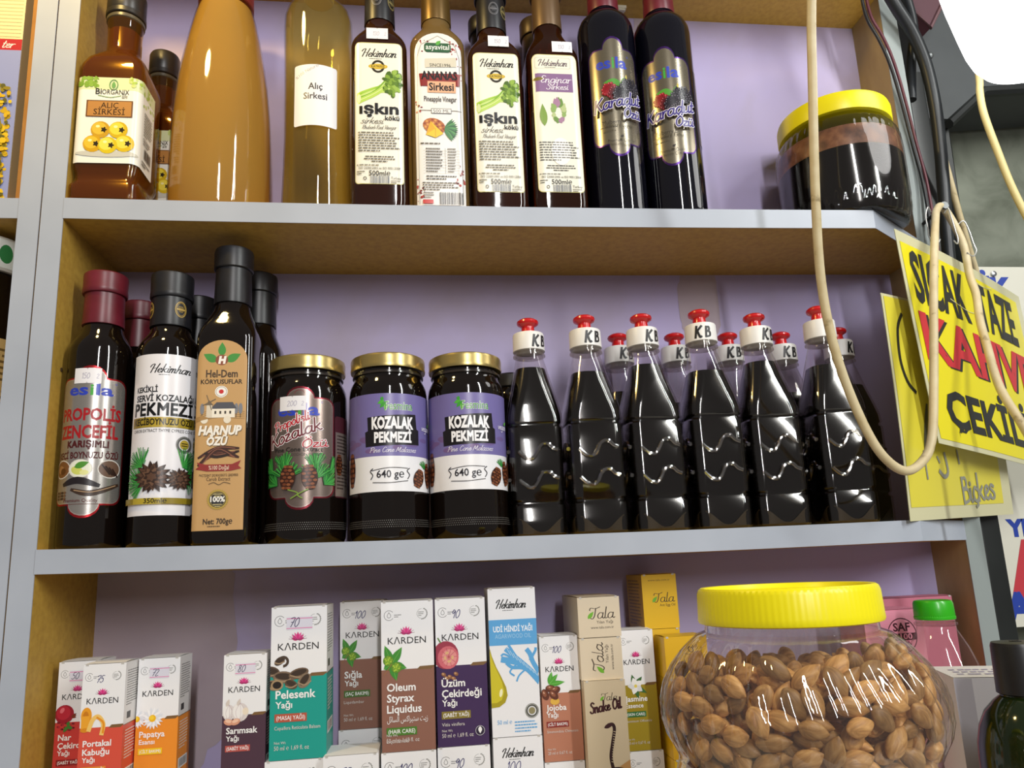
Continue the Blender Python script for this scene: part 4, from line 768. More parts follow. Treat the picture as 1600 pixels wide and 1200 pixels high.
# square carob bottle with the kraft paper label
def carob_label():
    c = Canvas(82, 228, .0475, .1875); c.fin = (.6, 0); P_ = [(0, 228), (0, 34)] + [(41 - 41 * math.cos(PI * k / 16), 34 - 34 * math.sin(PI * k / 16)) for k in range(17)] + [(82, 34), (82, 228)]
    c.poly(P_, '#c39a63'); g = '#3f8f3c'; c.leaf(40, 28, 40, 4, 6.5, g); c.leaf(33, 36, 10, 24, 7, g); c.leaf(47, 36, 71, 24, 7, g); c.ell(40, 34, 10.5, 9, '#8a4a34'); c.text('H', 41, 39.5, 11, '#f3ede4', 'c', bold=.07, shear=.15)
    c.text('Hel-Dem', 41, 63, 12, '#4a3826', 'c', bold=.03, w=52); c.text('KÖRYUSUFLAR', 41, 74, 7, '#35281a', 'c', bold=.03, w=68)
    c.ell(41, 87, 10.5, 9.5, '#f2efe8'); c.ring(41, 87, 8.6, .8, '#8f8a80', ry=7.8); c.ell(41, 87, 4, 3.6, '#c8282c')
    for k in range(5): c.stroke([(8, 128 - 2.5 * k), (38, 124 - 3 * k), (80, 126 - 2.4 * k)], .6, '#8a6a40')
    for x in (11, 66, 73): c.ell(x, 112, 3.4, 7.5, '#7d7f86'); c.stroke([(x, 119), (x, 124)], 1, '#4c4034', smooth=False)
    c.rect(26, 112, 64, 124, '#efe6d4'); c.poly([(24, 112), (34, 103), (60, 103), (67, 112)], '#4f5058'); c.rect(18, 106, 27, 124, '#d9cdb8'); c.poly([(16, 107), (22, 100), (29, 107)], '#6d5f4c')
    for a in (.4, 1.97, 3.54, 5.1): c.stroke([(22, 103), (22 + 11 * math.cos(a), 103 - 11 * math.sin(a))], 1.4, '#6d5f4c', smooth=False)
    for k in range(4): c.rect(31 + 8 * k, 115, 34 + 8 * k, 119, '#3b342c')
    c.ell(15, 127, 6, 5, '#e9dfca'); c.ell(52, 127, 6, 5, '#e9dfca'); c.poly([(0, 124), (12, 121), (24, 125), (0, 130)], '#a8814c')
    for dx, dy, col in ((.9, .9, '#6d5434'), (0, 0, '#f2ece0')): c.text('HARNUP', 41 + dx, 147 + dy, 11.5, col, 'c', bold=.05, shear=.2, w=70); c.text('ÖZÜ', 37 + dx, 161 + dy, 10.5, col, 'c', bold=.05, shear=.2, w=34)
    pods(c, 42, 172, 1.0); c.poly([(6, 184), (20, 187), (62, 187), (76, 182), (72, 189), (77, 193), (60, 196), (22, 196), (4, 193), (10, 189)], '#8f2a28'); c.text('%100 Doğal', 41, 194, 5.4, '#f0e0c4', 'c', w=32)
    c.text('экстракт рожкового дерева', 41, 203, 4, '#4a3826', 'c', w=62); c.text('Carob Extract', 41, 208.6, 4.6, '#4a3826', 'c', w=38)
    c.stroke([(26, 213), (34, 211), (42, 214), (50, 211), (60, 213)], .9, '#5c4a34')
    low = lambda y: y if y < 95 else (309 if y > 227 else 95 + (y - 95) * 1.2)
    c.it = [([(vx, low(vy)) for vx, vy in V], F, m) for V, F, m in c.it]; c.dh = 309; n = 30
    c.poly([(41 + (16.5 + (.9 if k % 2 else -.7)) * math.cos(PI * k / n), 261 + (15.5 + (.9 if k % 2 else -.7)) * math.sin(PI * k / n)) for k in range(2 * n)], '#b09540'); c.ell(41, 261, 13.5, 12.6, '#26252a'); c.ring(41, 261, 12, .5, '#c9b25a', ry=11)
    c.text('100%', 41, 264.5, 8, '#f4f2ea', 'c', bold=.03, w=23); c.fine(33, 252, 16, 2, 3, '#d9c98a', al='c'); c.fine(33, 268, 16, 2, 3, '#d9c98a', al='c')
    c.text('Net: 700g℮', 42, 299, 8.2, '#30241a', 'c', bold=.02, w=46); c.fine(26, 302, 30, 1, 3, '#4a3826'); return c
t = thing('syrup_bottle', 'tall square dark bottle with a rounded tan kraft label and black cap', 'bottle', (.1570, .0335, zm(.157)))
hw, r = .0285, .0095; square_bottle(t, hw, r, .2055, .2490, .0170, DARKGLASS)
part('neck_sleeve', t, lambda m: m.lathe([(.0186, .247), (.0188, .249), (.0176, .2855)], BLACKCAP, 36))
part('cap', t, lambda m: m.lathe([(.0186, .2850), (.0197, .2860), (.0197, .304), (.0190, .3072), (.0165, .3088)], BLACKCAP, 40))
label_part('label', t, carob_label(), ringpath(hw, hw, r, -.0250, .0475), .0145, 2e-4)
t = thing('syrup_bottle', 'black capped bottle standing behind the tall square kraft label bottle', 'bottle', (.1690, .1010, zm(.17)))
square_bottle(t, .0285, .0095, .2055, .2490, .0170, DARKGLASS)
part('neck_sleeve', t, lambda m: m.lathe([(.0186, .247), (.0188, .249), (.0176, .2855)], BLACKCAP, 36)); part('cap', t, lambda m: m.lathe([(.0186, .2850), (.0197, .2860), (.0197, .304), (.0190, .3072), (.0165, .3088)], BLACKCAP, 40))

# jars
LIDGOLD = P('#b8a468', .28, .8, name='gold_tin_lid')
JAR = None
def jar_body(t, R, H):
    global JAR
    pr = [(R * .80, 0), (R * .93, .0015), (R * .975, .006), (R * .985, .012), (R, .020), (R, H - .0405), (R * .985, H - .034), (R * .94, H - .029), (R * .89, H - .0255), (R * .875, H - .0225), (R * .875, H - .016)]
    b = part('glass_body', t, lambda m: m.lathe(pr, DARKGLASS, 64))
    part('neck', b, lambda m: m.lathe([(R * .885, H - .0215), (R * .915, H - .0208), (R * .915, H - .0185), (R * .885, H - .0178)], P('#2e2824', .15), 56))
    cv = Canvas(300, 14, R * 3.0, .0085); g = P('#6d6a66', .25)
    for j in range(4):
        for i in range(60): cv.ell(4 + 4.9 * i + (2.4 if j % 2 else 0), 2 + 3.4 * j, 1.15, .95, g, n=6)
    label_part('grip_dots', b, cv, arc(R * .993, R * 3.0, 0), .0125, 2.5e-4)
    part('lid', t, lambda m: m.lathe([(R * .945, H - .0140), (R * .962, H - .0148), (R * .972, H - .0125), (R * .960, H - .0110), (R * .965, H - .0036), (R * .95, H - .0012), (R * .90, H), (R * .84, H - .0012), (R * .5, H - .0008)], LIDGOLD, 72))
def cone_extract_label():
    c = Canvas(110, 200, .0700, .1205); c.fin = (.26, .7); scallop(c, 0, 16, 110, 182, 16, '#7a2430'); scallop(c, 2.4, 18.4, 107.6, 179.6, 15, '#a0908a'); scallop(c, 3.6, 19.6, 106.4, 178.4, 14.5, '#8a7a72'); c.fin = (.32, 0)
    esila(c, 18, 46, 19, 68); c.ring(54, 12, 8, .8, '#7a2430', a0=3.4, a1=6)
    for col, w in (('#f0e8ea', 4), ('#b3202c', 2)): c.script('Propolisli', 14, 74, 8, col, w, calli=.2, shear=.25, width=60, rot=-.36)
    for col, w in (('#f2ecee', 5), ('#6a1420', 2.6)): c.script('Kozalak', 6, 100, 11, col, w, calli=.2, shear=.25, width=88, rot=-.36)
    for col, w in (('#f2ecee', 4.6), ('#b3202c', 2.6)): c.script('Özü', 58, 101, 7.5, col, w * .85, calli=.2, shear=.2, width=40, rot=-.10)
    c.text('Pine Cone Extract', 52, 106, 7, '#23201e', 'c', w=76, bold=.01); c.text('ЭКСТРАКТ СОСНОВОЙ ШИШКИ', 54, 113, 4, '#4a4440', 'c', w=76)
    for bx, by, a0, a1 in ((32, 136, 1.0, 2.3), (78, 136, .9, 2.2), (20, 160, 1.6, 3.2), (92, 160, 0, 1.7), (100, 140, .2, 1.4), (12, 140, 1.7, 3.0), (36, 150, .4, 2.8), (80, 150, .4, 2.8)): needles(c, bx, by, 26, 30, a0, a1, w=1.3)
    cone(c, 38, 148, 12, 20, .08); cone(c, 70, 148, 12, 20, -.08); c.stroke([(44, 182), (54, 174), (40, 168)], 1.8, '#7a9a3c'); c.stroke([(60, 182), (54, 176), (68, 168)], 1.8, '#7a9a3c'); return c
t = thing('molasses_jar', 'dark glass jar with gold lid and silver scalloped label', 'jar', (.2325, .0420, zm(.23)), 0, 'gold lidded jars on the middle shelf')
jar_body(t, .0398, .1885); label_part('label', t, cone_extract_label(), arc(.0398, .0700, -.03), .0320)
c = Canvas(60, 120, .034, .082); c.fin = (.3, .5); c.rrect(0, 0, 60, 120, 5, '#5d2c36'); c.rect(2, 24, 60, 118, '#8d8078'); c.fine(6, 28, 40, 6, 5, '#3a2a28'); c.fine(6, 70, 44, 8, 5, '#3a2a28'); c.rect(28, 88, 29, 112, '#eeeeee'); cone(c, 12, 72, 9, 16)
label_part('back_label', t, c, arc(.0398, .034, 1.30), .044); price_sticker(t, arc(.0398, .0270, -.22), .1295, .0270, .0145, '200')
def kozalak_label():
    c = Canvas(176, 152, .1125, .0982); c.fin = (.32, 0); PU = '#766da6'; c.rect(0, 0, 176, 152, '#efeef0'); c.rect(0, 0, 176, 98, PU)
    R = random.Random(9)
    for k in range(14): c.ell(R.uniform(10, 166), R.uniform(70, 94), R.uniform(8, 14), R.uniform(3, 4), '#715f94' if k % 2 else '#755c8c')
    c.leaf(77, 12, 66, 16, 3, '#4fae3a'); c.leaf(78, 14, 70, 23, 3, '#3d9a34'); c.leaf(80, 16, 78, 28, 3, '#7ac74a'); c.leaf(76, 9, 70, 8, 3, '#3d9a34')
    for col, b in (('#e9eee4', .03), ('#3f9434', .005)): c.text('Fesmina', 78, 26, 13, col, bold=b, w=44)
    c.poly([(49, 37), (128, 32), (130, 55), (134, 57), (134, 80), (46, 83), (45, 60), (50, 58)], '#171418'); c.text('KOZALAK', 90, 55, 17, '#f6f5f7', 'c', bold=.05, w=67); c.text('PEKMEZİ', 90, 76.5, 15, '#f6f5f7', 'c', bold=.05, w=58)
    c.script('Pine Cone Molasses', 53, 92, 4, '#e6e2ee', .8, calli=.2, shear=.4, width=74)
    c.text('640 g℮', 85, 131, 11, '#26242a', 'c', bold=.012, w=42)
    c.stroke([(56, 120), (84, 116), (112, 117)], 1, '#26242a'); c.stroke([(58, 138), (84, 139), (112, 136)], 1, '#26242a')
    for x in (56, 113): c.stroke([(x + 2, 117), (x - 2, 121), (x + 2, 127), (x - 1, 133)], 1.4, '#26242a')
    cone(c, 14, 116, 10, 27); needles(c, 146, 116, 16, 14, .4, 2.6, w=.9); cone(c, 133, 132, 11, 15, .35); cone(c, 156, 126, 8, 20, -.1); cone(c, 168, 124, 8, 18, .2)
    c.script('vegan', 140, 56, 5.5, '#ece8f2', 1.0, shear=.2, width=24)
    c.leaf(158, 48, 166, 42, 2.4, '#6dba4a'); return c
for lab, x, y, phi in (('gold lidded jar with purple and white label, left one of the pair', .3155, .0410, .12), ('gold lidded jar with purple and white label, right one of the pair', .3970, .0405, -.02)):
    t = thing('molasses_jar', lab, 'jar', (x, y, zm(x)), 0, 'gold lidded jars on the middle shelf'); jar_body(t, .0402, .1900); label_part('label', t, kozalak_label(), arc(.0402, .1125, phi), .0477)
t = thing('molasses_jar', 'dark jar mostly hidden behind the right purple label jar', 'jar', (.4545, .1055, zm(.46)), 0, 'gold lidded jars on the middle shelf')
part('glass_body', t, lambda m: m.lathe([(.026, 0), (.0298, .004), (.0298, .150), (.027, .165), (.0255, .168), (.0255, .174)], DARKGLASS, 40))
part('lid', t, lambda m: m.lathe([(.0272, .172), (.0282, .173), (.0282, .186), (.026, .188)], P('#26231f', .35), 40))

# squeeze bottles
RED = P('#c81218', .28, coat=.4, name='red_plastic'); WHITECAP = P('#e9e7e2', .4, name='white_plastic')
def sq_rings(k=1.0, top=None, ground=0.0):
    S = [(.0262, .0095, 0), (.0288, .0105, .0030), (.0293, .0105, .012), (.0293, .0105, .0315), (.0279, .0105, .0335), (.0279, .0105, .0355), (.0293, .0105, .0375), (.0293, .0105, .1130), (.0279, .0105, .1150), (.0279, .0105, .1170), (.0293, .0110, .1190), (.0290, .0125, .128), (.0270, .0140, .140), (.0222, .0155, .162), (.0180, .0150, .181), (.0160, .0152, .190), (.0150, .0150, .1945), (.0150, .0150, .2020)]
    R = []
    for w, r, z in S:
        if top is not None and z > top:
            (w0, r0, z0) = R[-1][1]; t = (top - z0) / (z - z0); R.append((None, (w0 + (w - w0) * t, r0 + (r - r0) * t, top))); break
        R.append((None, (w, r, z)))
    out = []
    for _, (w, r, z) in R:
        w2 = w - (1 - k) ; r2 = max(.002, r - (1 - k) * .5); out.append(rrect(w2, w2, min(r2, w2), max(z, ground), 6))
    return out
SED = P('#3a3122', .25, name='settled_dregs'); SD = MB()
def sq_loop(w, zf, n=72):
    return [(w / (abs(math.cos(a)) ** 4.6 + abs(math.sin(a)) ** 4.6) ** (1 / 4.6) * math.cos(a), w / (abs(math.cos(a)) ** 4.6 + abs(math.sin(a)) ** 4.6) ** (1 / 4.6) * math.sin(a), zf(a)) for a in [2 * PI * i / n for i in range(n)]]
SD.loft([sq_loop(.0255, lambda a: .0006), sq_loop(.0280, lambda a: .0030), sq_loop(.0287, lambda a: .0045 + .0150 * abs(math.sin(2 * a)) ** 2.4)], SED, cap1=False); SD = SD.mesh('dregs')
sq_body = MB(); sq_body.loft(sq_rings(), PET, cap1=False)
RIB = clear('plastic_rib', '#d9d5d0', 1.7, .10, 4.5)
for zc in (.058, .0875):
    for f in range(4):
        pts = [(-.0205, 0), (-.0165, -.004), (-.0115, -.0075), (-.006, -.0075), (-.0015, -.002), (.0015, .004), (.006, .0075), (.0115, .0070), (.0155, .003), (.0205, .001)]
        q = crom([(px, -.0298, zc + pz) for px, pz in pts], 5); a = f * PI / 2
        sq_body.tube([(p[0] * math.cos(a) - p[1] * math.sin(a), p[0] * math.sin(a) + p[1] * math.cos(a), p[2]) for p in q], .0021, RIB, 10)
sq_body = sq_body.mesh('plastic_body')
NR = MB(); NR.lathe([(.0152, .1955), (.0178, .1962), (.0178, .1975), (.0160, .1985), (.0160, .2000), (.0168, .2005), (.0168, .2015), (.0155, .202)], NECKPET, 40); NR = NR.mesh('neck_ring')
CP = MB(); CP.lathe([(.0168, .2015), (.0176, .2020), (.0172, .2205), (.0166, .2218), (.0075, .2228)], WHITECAP, 72, rmod=lambda a, r, z: .00015 * math.cos(36 * a) if .202 < z < .2205 else 0); CP = CP.mesh('cap')
SPT = MB(); SPT.lathe([(.0080, .2222), (.0080, .2245), (.0074, .2262), (.0070, .2305), (.0085, .2315), (.0114, .2332), (.0122, .2350), (.0117, .2370), (.0090, .2390), (.0055, .2402), (.0030, .2400)], RED, 40); SPT = SPT.mesh('spout')
def squeeze(label, x, y, rz, fill, phi, scale=1.0, txt='KB', xh=.0052):
    t = thing('squeeze_bottle', label, 'bottle', (x, y, zm(x)), rz, 'red topped squeeze bottles of dark molasses'); t.scale = (1, 1, scale)
    link('plastic_body', sq_body, t); link('neck_ring', NR, t)
    part('molasses', t, lambda m: m.loft(sq_rings(.9982, fill, .0035), SYRUP)); link('dregs', SD, t)
    cp = link('cap', CP, t); link('spout', SPT, cp)
    if txt:
        c = Canvas(100, 70, .026, .0182); R = random.Random(int(x * 1000)); c.script('K', 14, 58 + R.uniform(-2, 2), 25, '#1b1b1d', 9.5, calli=.15, shear=.1); c.script('B', 58, 57 + R.uniform(-3, 2), 24, '#1b1b1d', 9, calli=.15, shear=.05) if len(txt) > 1 else None
        label_part('marker_writing', cp, c, arc(.0175, .026, phi - rz), .2020, 3e-4)
front = [('first of the front row', .4685, .0490, .0, .181, .62, 1), ('second of the front row', .5290, .0345, .0, .1725, .30, .995), ('third of the front row', .5935, .0345, .03, .1795, .45, 1.0),
         ('fourth of the front row', .6610, .0345, -.04, .168, -.20, 1.02), ('fifth of the front row', .7255, .0345, -.05, .1815, .50, 1.0), ('last of the front row', .8030, .0350, -.06, .170, 1.9, 1.035)]
for lab, x, y, rz, fill, phi, s in front: squeeze('red spouted squeeze bottle of dark molasses, ' + lab + ' from the left' * (lab[0] != 'l'), x, y, rz, fill, phi, s)
for lab, x, rz, fill, phi, s in (('behind the second and third of the front row', .5850, .1, .165, .35, 1.0), ('behind the third and fourth of the front row', .6550, -.05, .150, .25, 1.0), ('behind the fourth and fifth of the front row', .7225, .1, .150, .0, 1.0), ('behind the fifth and last of the front row', .7905, -.08, .160, .15, 1.0), ('rightmost of the back row, by the yellow signs', .8650, .05, .165, .62, 1.02)):
    squeeze('red spouted squeeze bottle, ' + lab, x, .1030, rz, fill, phi, s)

# ------------------------------------------------------------------ bottom shelf: oil cartons
PAPER = P('#eeedec', .5, name='white_carton')
ARAB = '\uFEDE\uFE8B\uFE8E\uFEB4\uFEDF\uFE8D \uFEB2\uFEDB\uFE8D\uFEAE\uFEF4\uFE98\uFEB3 \uFE96\uFEF3\uFEAF'
def oil_face(W, H, col, title, sub, badge, pic, price=None, sticker=False, latin=None, foot='50 ml ℮ 1,69 fl. oz', tab='#7a5a34', seal=False, arab=False):
    """front print: white above, one colour below"""
    dh = 92 * H / W; k = dh / 245; c = Canvas(92, dh, W, H); c.rect(0, 0, 92, dh, '#eeedee')
    c.rect(0, 113 * k, 92, dh, col); c.poly([(61, 115 * k), (67, 109.5 * k), (92, 109 * k), (92, 115 * k)], tab); c.poly([(86, 115 * k), (92, 111 * k), (92, 115 * k)], col)
    drop_logo(c, 14, 23 * k, 8.5); c.fine(23, 22 * k, 14, 2, 3.2, '#6a6a6a'); wreath(c, 72, 22 * k, 8.5)
    lotus(c, 44, 55 * k, 21); c.text('KΛRDEN', 45, 71 * k, 11 * k ** .5, '#151515', 'c', w=67)
    if sticker: c.rect(25, 17 * k, 68, 38 * k, '#dedbe6'); c.rect(25, 19 * k, 68, 20.2 * k, '#e070a4'); c.rect(25, 35 * k, 68, 36.2 * k, '#e070a4')
    if price: c.script(price, 29, 33 * k, 8.5, '#2f2c55' if sticker else '#37346e', 1.3, calli=.1, shear=.25)
    if pic: pic(c, 92, k)
    y = 133 * k
    for i, tline in enumerate(title): y += 15.5; c.text(tline, 9, y, 12.5, '#f2f0ee', bold=.022, maxw=72); y += 2.5 if i < len(title) - 1 else 0
    if sub: y += 15; c.text(sub, 9, y, 10, '#f2f0ee', bold=.02)
    if arab: y += 15; c.text(ARAB, 9, y, 9, '#f2f0ee', w=70)
    if badge:
        y += 9; c.rect(8, y, 60, y + 13, badge[1]); c.text(badge[0], 34, y + 9.6, 6.4, '#f2f0ee', 'c', bold=.01, maxw=46); y += 13
    if latin: c.text(latin, 8, y + 12, 5.6, '#d9d2cc', maxw=74)
    c.text('Net Wt', 8, dh - 25, 4, '#d9d2cc'); c.text(foot, 8, dh - 15.5, 6.6, '#d9d2cc', maxw=56)
    if seal: c.ell(76, dh - 24, 9, 9, '#22142f'); c.ring(76, dh - 24, 8, .6, '#e6e2ea'); c.leaf(76, dh - 31, 76, dh - 19, 3.4, '#f2f0ee')
    return c
def side_face(W, H, col, split=.46, lines=True):
    c = Canvas(92, 92 * H / W, W, H); dh = c.dh; c.rect(0, 0, 92, dh, '#e6e4e2'); c.rect(0, dh * split, 92, dh, col); c.rect(0, dh * split - 1.5, 92, dh * split, '#5a4426')
    if lines: c.fine(12, dh * .06, 68, 15, dh * .018, '#6a6866'); c.rect(18, dh * .37, 40, dh * .42, '#3b3a38'); c.fine(14, dh * .5, 62, 10, dh * .022, '#e2d8d0'); c.rect(12, dh * .78, 80, dh * .86, '#e9e7e4'); c.bars(20, dh * .79, 52, dh * .06)
    return c
def carton(name, label, cat, x0, x1, yf, zb, zt_, front=None, side=None, group=None, depth=None, body=PAPER, lean=0, flap=True, top=None):
    w, h = x1 - x0, zt_ - zb; d = depth or w * .98; t = thing(name, label, cat, ((x0 + x1) / 2, yf + d / 2, zb), lean, group); hw, hd = w / 2, d / 2
    mb = MB(); mb.loft([rrect(hw - .0003, hw * 0 + hd - .0003, .0006, z, 2) for z in (0, h)], body)
    if front: front.into(mb, [(-hw, -hd), (hw, -hd)], 0, 5e-5)
    if side: side.into(mb, [(hw, -hd), (hw, hd)], 0, 5e-5); side.into(mb, [(-hw, hd), (-hw, -hd)], 0, 5e-5)
    obj('carton', mb, t)
    if flap:
        f = MB(); n = 5; V = []; F = []
        for i in range(n + 1):
            q = i / n; V += [(-hw + .0012, -hd + .0006 + (d - .0012) * q, h + .0004 + .0009 * math.sin(PI * q) * (1 - q)), (hw - .0012, -hd + .0006 + (d - .0012) * q, h + .0004 + .0009 * math.sin(PI * q) * (1 - q))]
        F = [(2 * i, 2 * i + 1, 2 * i + 3, 2 * i + 2) for i in range(n)]; f.add(V, F, top or body)
        f.box(-hw + .002, -hw + .0045, -hd - .0002, -hd + .002, h - .0012, h + .0005, P('#bdb9b2', .6)); f.box(hw - .0045, hw - .002, -hd - .0002, -hd + .002, h - .0012, h + .0005, P('#bdb9b2', .6))
        obj('top_flap', f, t)
    return t
G1 = 'oil cartons with a pink flower emblem'
TOPB, TOPS = -.0620, -.1030; BB, BS = -.1985, -.2190
SIN = {'teal': '#0f9a8c', 'brown': '#8c5f4e', 'purple': '#3b2050', 'salmon': '#b87a60', 'wine': '#4a2f3e', 'red': '#d8503c', 'orange': '#ec8f26', 'scarlet': '#c93a34', 'olive': '#a08a1a'}
def pic_at(fn, x, y, s): return lambda c, w, k: fn(c, x, y * k, s)
def big(label, x0, x1, yf, col, title, sub, badge, pic, price, side=True, zb=BB, zt_=TOPB, **kw):
    return carton('oil_carton', label, 'box', x0, x1, yf, zb, zt_, oil_face(x1 - x0, zt_ - zb, SIN[col], title, sub, badge, pic, price, **kw), side_face(x1 - x0, zt_ - zb, SIN[col]) if side else None, G1)
small = lambda label, x0, x1, yf, *a, **kw: big(label, x0, x1, yf, *a, zb=BS, zt_=TOPS, foot='20 ml ℮ 0,67 fl. oz', **kw)
small('red carton with a pomegranate picture, leftmost of the bottom row', .0085, .0450, .0420, 'scarlet', ['Nar', 'Çekirdeği'], 'Yağı', ('(SABİT YAĞ)', '#8a1218'), pic_at(pomegranate, 4, 98, 1.1), '50', sticker=True)
small('red orange carton with curled orange peel picture, in front of the pomegranate one', .0457, .0820, .0040, 'red', ['Portakal', 'Kabuğu'], 'Yağı', ('(UÇUCU YAĞI)', '#e58a34'), pic_at(peel, 6, 92, 1.15), '75')
small('orange carton with a white daisy picture, right of the orange peel one', .0835, .1205, .0300, 'orange', ['Papatya'], 'Esansı', ('(CİLT BAKIMI)', '#f0c81c'), lambda c, w, k: (daisy(c, 2, 112 * k, 1.1), daisy(c, 36, 112 * k, 1.3)), '72', sticker=True)
small('dark plum carton with a garlic picture, standing alone left of the teal one', .1623, .2010, .0200, 'wine', ['Sarımsak'], 'Yağı', ('(SABİT YAĞ)', '#b5524a'), pic_at(garlic, 6, 108, 1.3), '80', sticker=True)
big('tall teal carton with a curled bark picture', .2045, .2560, .0200, 'teal', ['Pelesenk'], 'Yağı', ('(MASAJ YAĞI)', '#b5543c'), pic_at(barkpic, -2, 100, 1.2), '70', sticker=True, latin='Copaifera Reticulata Balsam')
big('brown carton with green burr picture, set back in the shade behind its neighbours', .2618, .3082, .0800, 'brown', ['Sığla'], 'Yağı', ('(SAÇ BAKIMI)', '#4a6e2c'), pic_at(styrax, 4, 96, .95), '100', latin='Liquidambar', zb=-.187)
big('light brown carton with green burr picture and three title lines, in the front row', .3069, .3568, .0200, 'brown', ['Oleum', 'Styrax', 'Liquidus'], None, ('(HAIR CARE)', '#4a7a24'), pic_at(styrax, 4, 98, 1.0), None, arab=True, latin='Liquidambar')
big('dark purple carton with a sliced grape picture', .3588, .4078, .0250, 'purple', ['Üzüm', 'Çekirdeği'], 'Yağı', ('(SABİT YAĞ)', '#85742c'), pic_at(grape, 2, 95, 1.12), '90', seal=True, latin='Vitis vinifera')
def lower_top(label, x0, x1, yf, ztop, price=None, col='brown', dz=.1365, **kw):
    return carton('oil_carton', label, 'box', x0, x1, yf, ztop - dz, ztop - .0006, oil_face(x1 - x0, dz - .0006, SIN[col], ['Yağı'], None, None, None, price), None, G1, **kw)
lower_top('white topped carton under the tall teal carton', .2010, .2535, .0195, BB, None, 'teal')
lower_top('white topped carton under the shaded brown carton, standing forward of it', .2540, .3040, .0120, -.1960, '75', 'wine', dz=.1390, depth=.046)
lower_top('white topped carton in the back, carrying the shaded brown carton', .2605, .3090, .0795, -.187, None, 'brown', dz=.148)
lower_top('white topped carton with a handwritten 100, under the light brown carton', .3060, .3570, .0195, BB, '100', 'brown')
lower_top('white topped carton with a handwritten 90, under the purple carton', .3583, .4080, .0245, BB, '90', 'purple')
# tall blue and white carton
def agar_face(W, H):
    dh = 74 * H / W; c = Canvas(74, dh, W, H); c.rect(0, 0, 74, dh, '#edecee'); wordmark(c, 12, 30, 46, 6.6); b = '#5aa6dc'
    c.rect(0, 47, 74, 85, b); c.text('UDİ HİNDİ YAĞI', 37, 65, 8, '#eef4fa', 'c', bold=.03, w=61); c.text('AGARWOOD OIL', 37, 75, 6.4, '#9fcbea', 'c', w=56)
    for p, w in ((((74, 140), (60, 124), (44, 112), (20, 106)), 9), (((72, 134), (56, 118), (40, 104), (26, 92)), 7), (((74, 126), (66, 112), (62, 100), (58, 94)), 7), (((70, 132), (50, 120), (34, 118), (26, 112)), 5), (((44, 108), (36, 96), (30, 86)), 4), (((62, 108), (70, 96), (71, 92)), 4), (((40, 114), (30, 124), (36, 130)), 2.5), (((54, 122), (44, 130), (40, 138)), 2.5), (((34, 104), (22, 98), (18, 100)), 3)): c.stroke(p, w, b, taper=False)
    for k in range(9): c.stroke([(72 - 5 * k, 132 - 4 * k), (66 - 5 * k, 124 - 4.4 * k)], .8, '#bcdcf2', smooth=False)
    c.poly([(0, 88)] + [(x, y) for x, y in ((3, 100), (9, 116), (16, 130), (23, 146), (25, 158), (21, 168), (12, 174), (0, 175))], '#a99a12'); c.poly([(0, 92)] + [(x, y) for x, y in ((4, 108), (11, 124), (17, 138), (20, 152), (16, 164), (8, 168), (0, 168))], '#cdbf22'); c.ell(15, 154, 2.4, 6, '#f3efc0', .2)
    c.ring(61, 182, 10, 1, '#8a8a80'); c.ring(61, 182, 7.8, 2.4, '#55554c'); c.ell(61, 182, 5, 5, '#8f8660'); c.text('50 ml ℮', 8, dh - 18, 6, b, w=22); c.fine(34, dh - 21, 36, 4, 4.4, b); return c
t = carton('oil_carton', 'tall white and blue carton with a golden drop picture', 'box', .4111, .4585, .0250, -.1935, -.0545, agar_face(.0474, .139), None, None, .050)
t = carton('oil_carton', 'white carton under the tall white and blue one, with a handwritten 100', 'box', .4111, .4588, .0245, -.335, -.1942, None, None, None, .050)
c = Canvas(80, 240, .0477, .1408); c.rect(0, 0, 80, 240, '#edecee'); wordmark(c, 14, 30, 50, 7); c.script('100', 20, 52, 9, '#3a3874', 1.2, calli=.1); c.rect(0, 62, 80, 100, '#5aa6dc')
mb = MB(); c.into(mb, [(-.02385, -.025), (.02385, -.025)], 0, 8e-5); obj('printed_front', mb, t)
small('salmon carton with a brown nut picture, right of the tall white and blue one', .4605, .4990, .0250, 'salmon', ['Jojoba'], 'Yağı', ('(CİLT BAKIMI)', '#8a2a24'), pic_at(nuts, 4, 106, 1.0), '100', latin='Simmondsia Chinensis')
c = None
def lower_small(label, x0, x1, yf, col): return carton('oil_carton', label, 'box', x0, x1, yf, ZL, BS - .0006, oil_face(x1 - x0, BS - ZL - .0006, SIN[col], ['Yağı'], None, None, None), None, G1)
lower_small('white topped carton under the salmon nut carton', .4600, .4990, .0245, 'salmon')
small('olive yellow carton with a white flower picture, behind the snake box', .5440, .5812, .0420, 'olive', ['Jasmine'], 'Essence', ('(SKIN CARE)', '#2c6e3a'), pic_at(jasmine, 22, 112, 1.0), None, latin='Jasminum Officinale')
lower_small('white topped carton under the white flower carton', .5450, .5830, .0415, 'olive')
for a in (('white topped carton under the pomegranate carton', .0085, .0450, .0425), ('white topped carton under the orange peel carton', .0457, .0820, .0045), ('white topped carton under the daisy carton', .0835, .1205, .0305), ('white topped carton under the garlic carton', .1623, .2010, .0205)): lower_small(*a, 'wine')
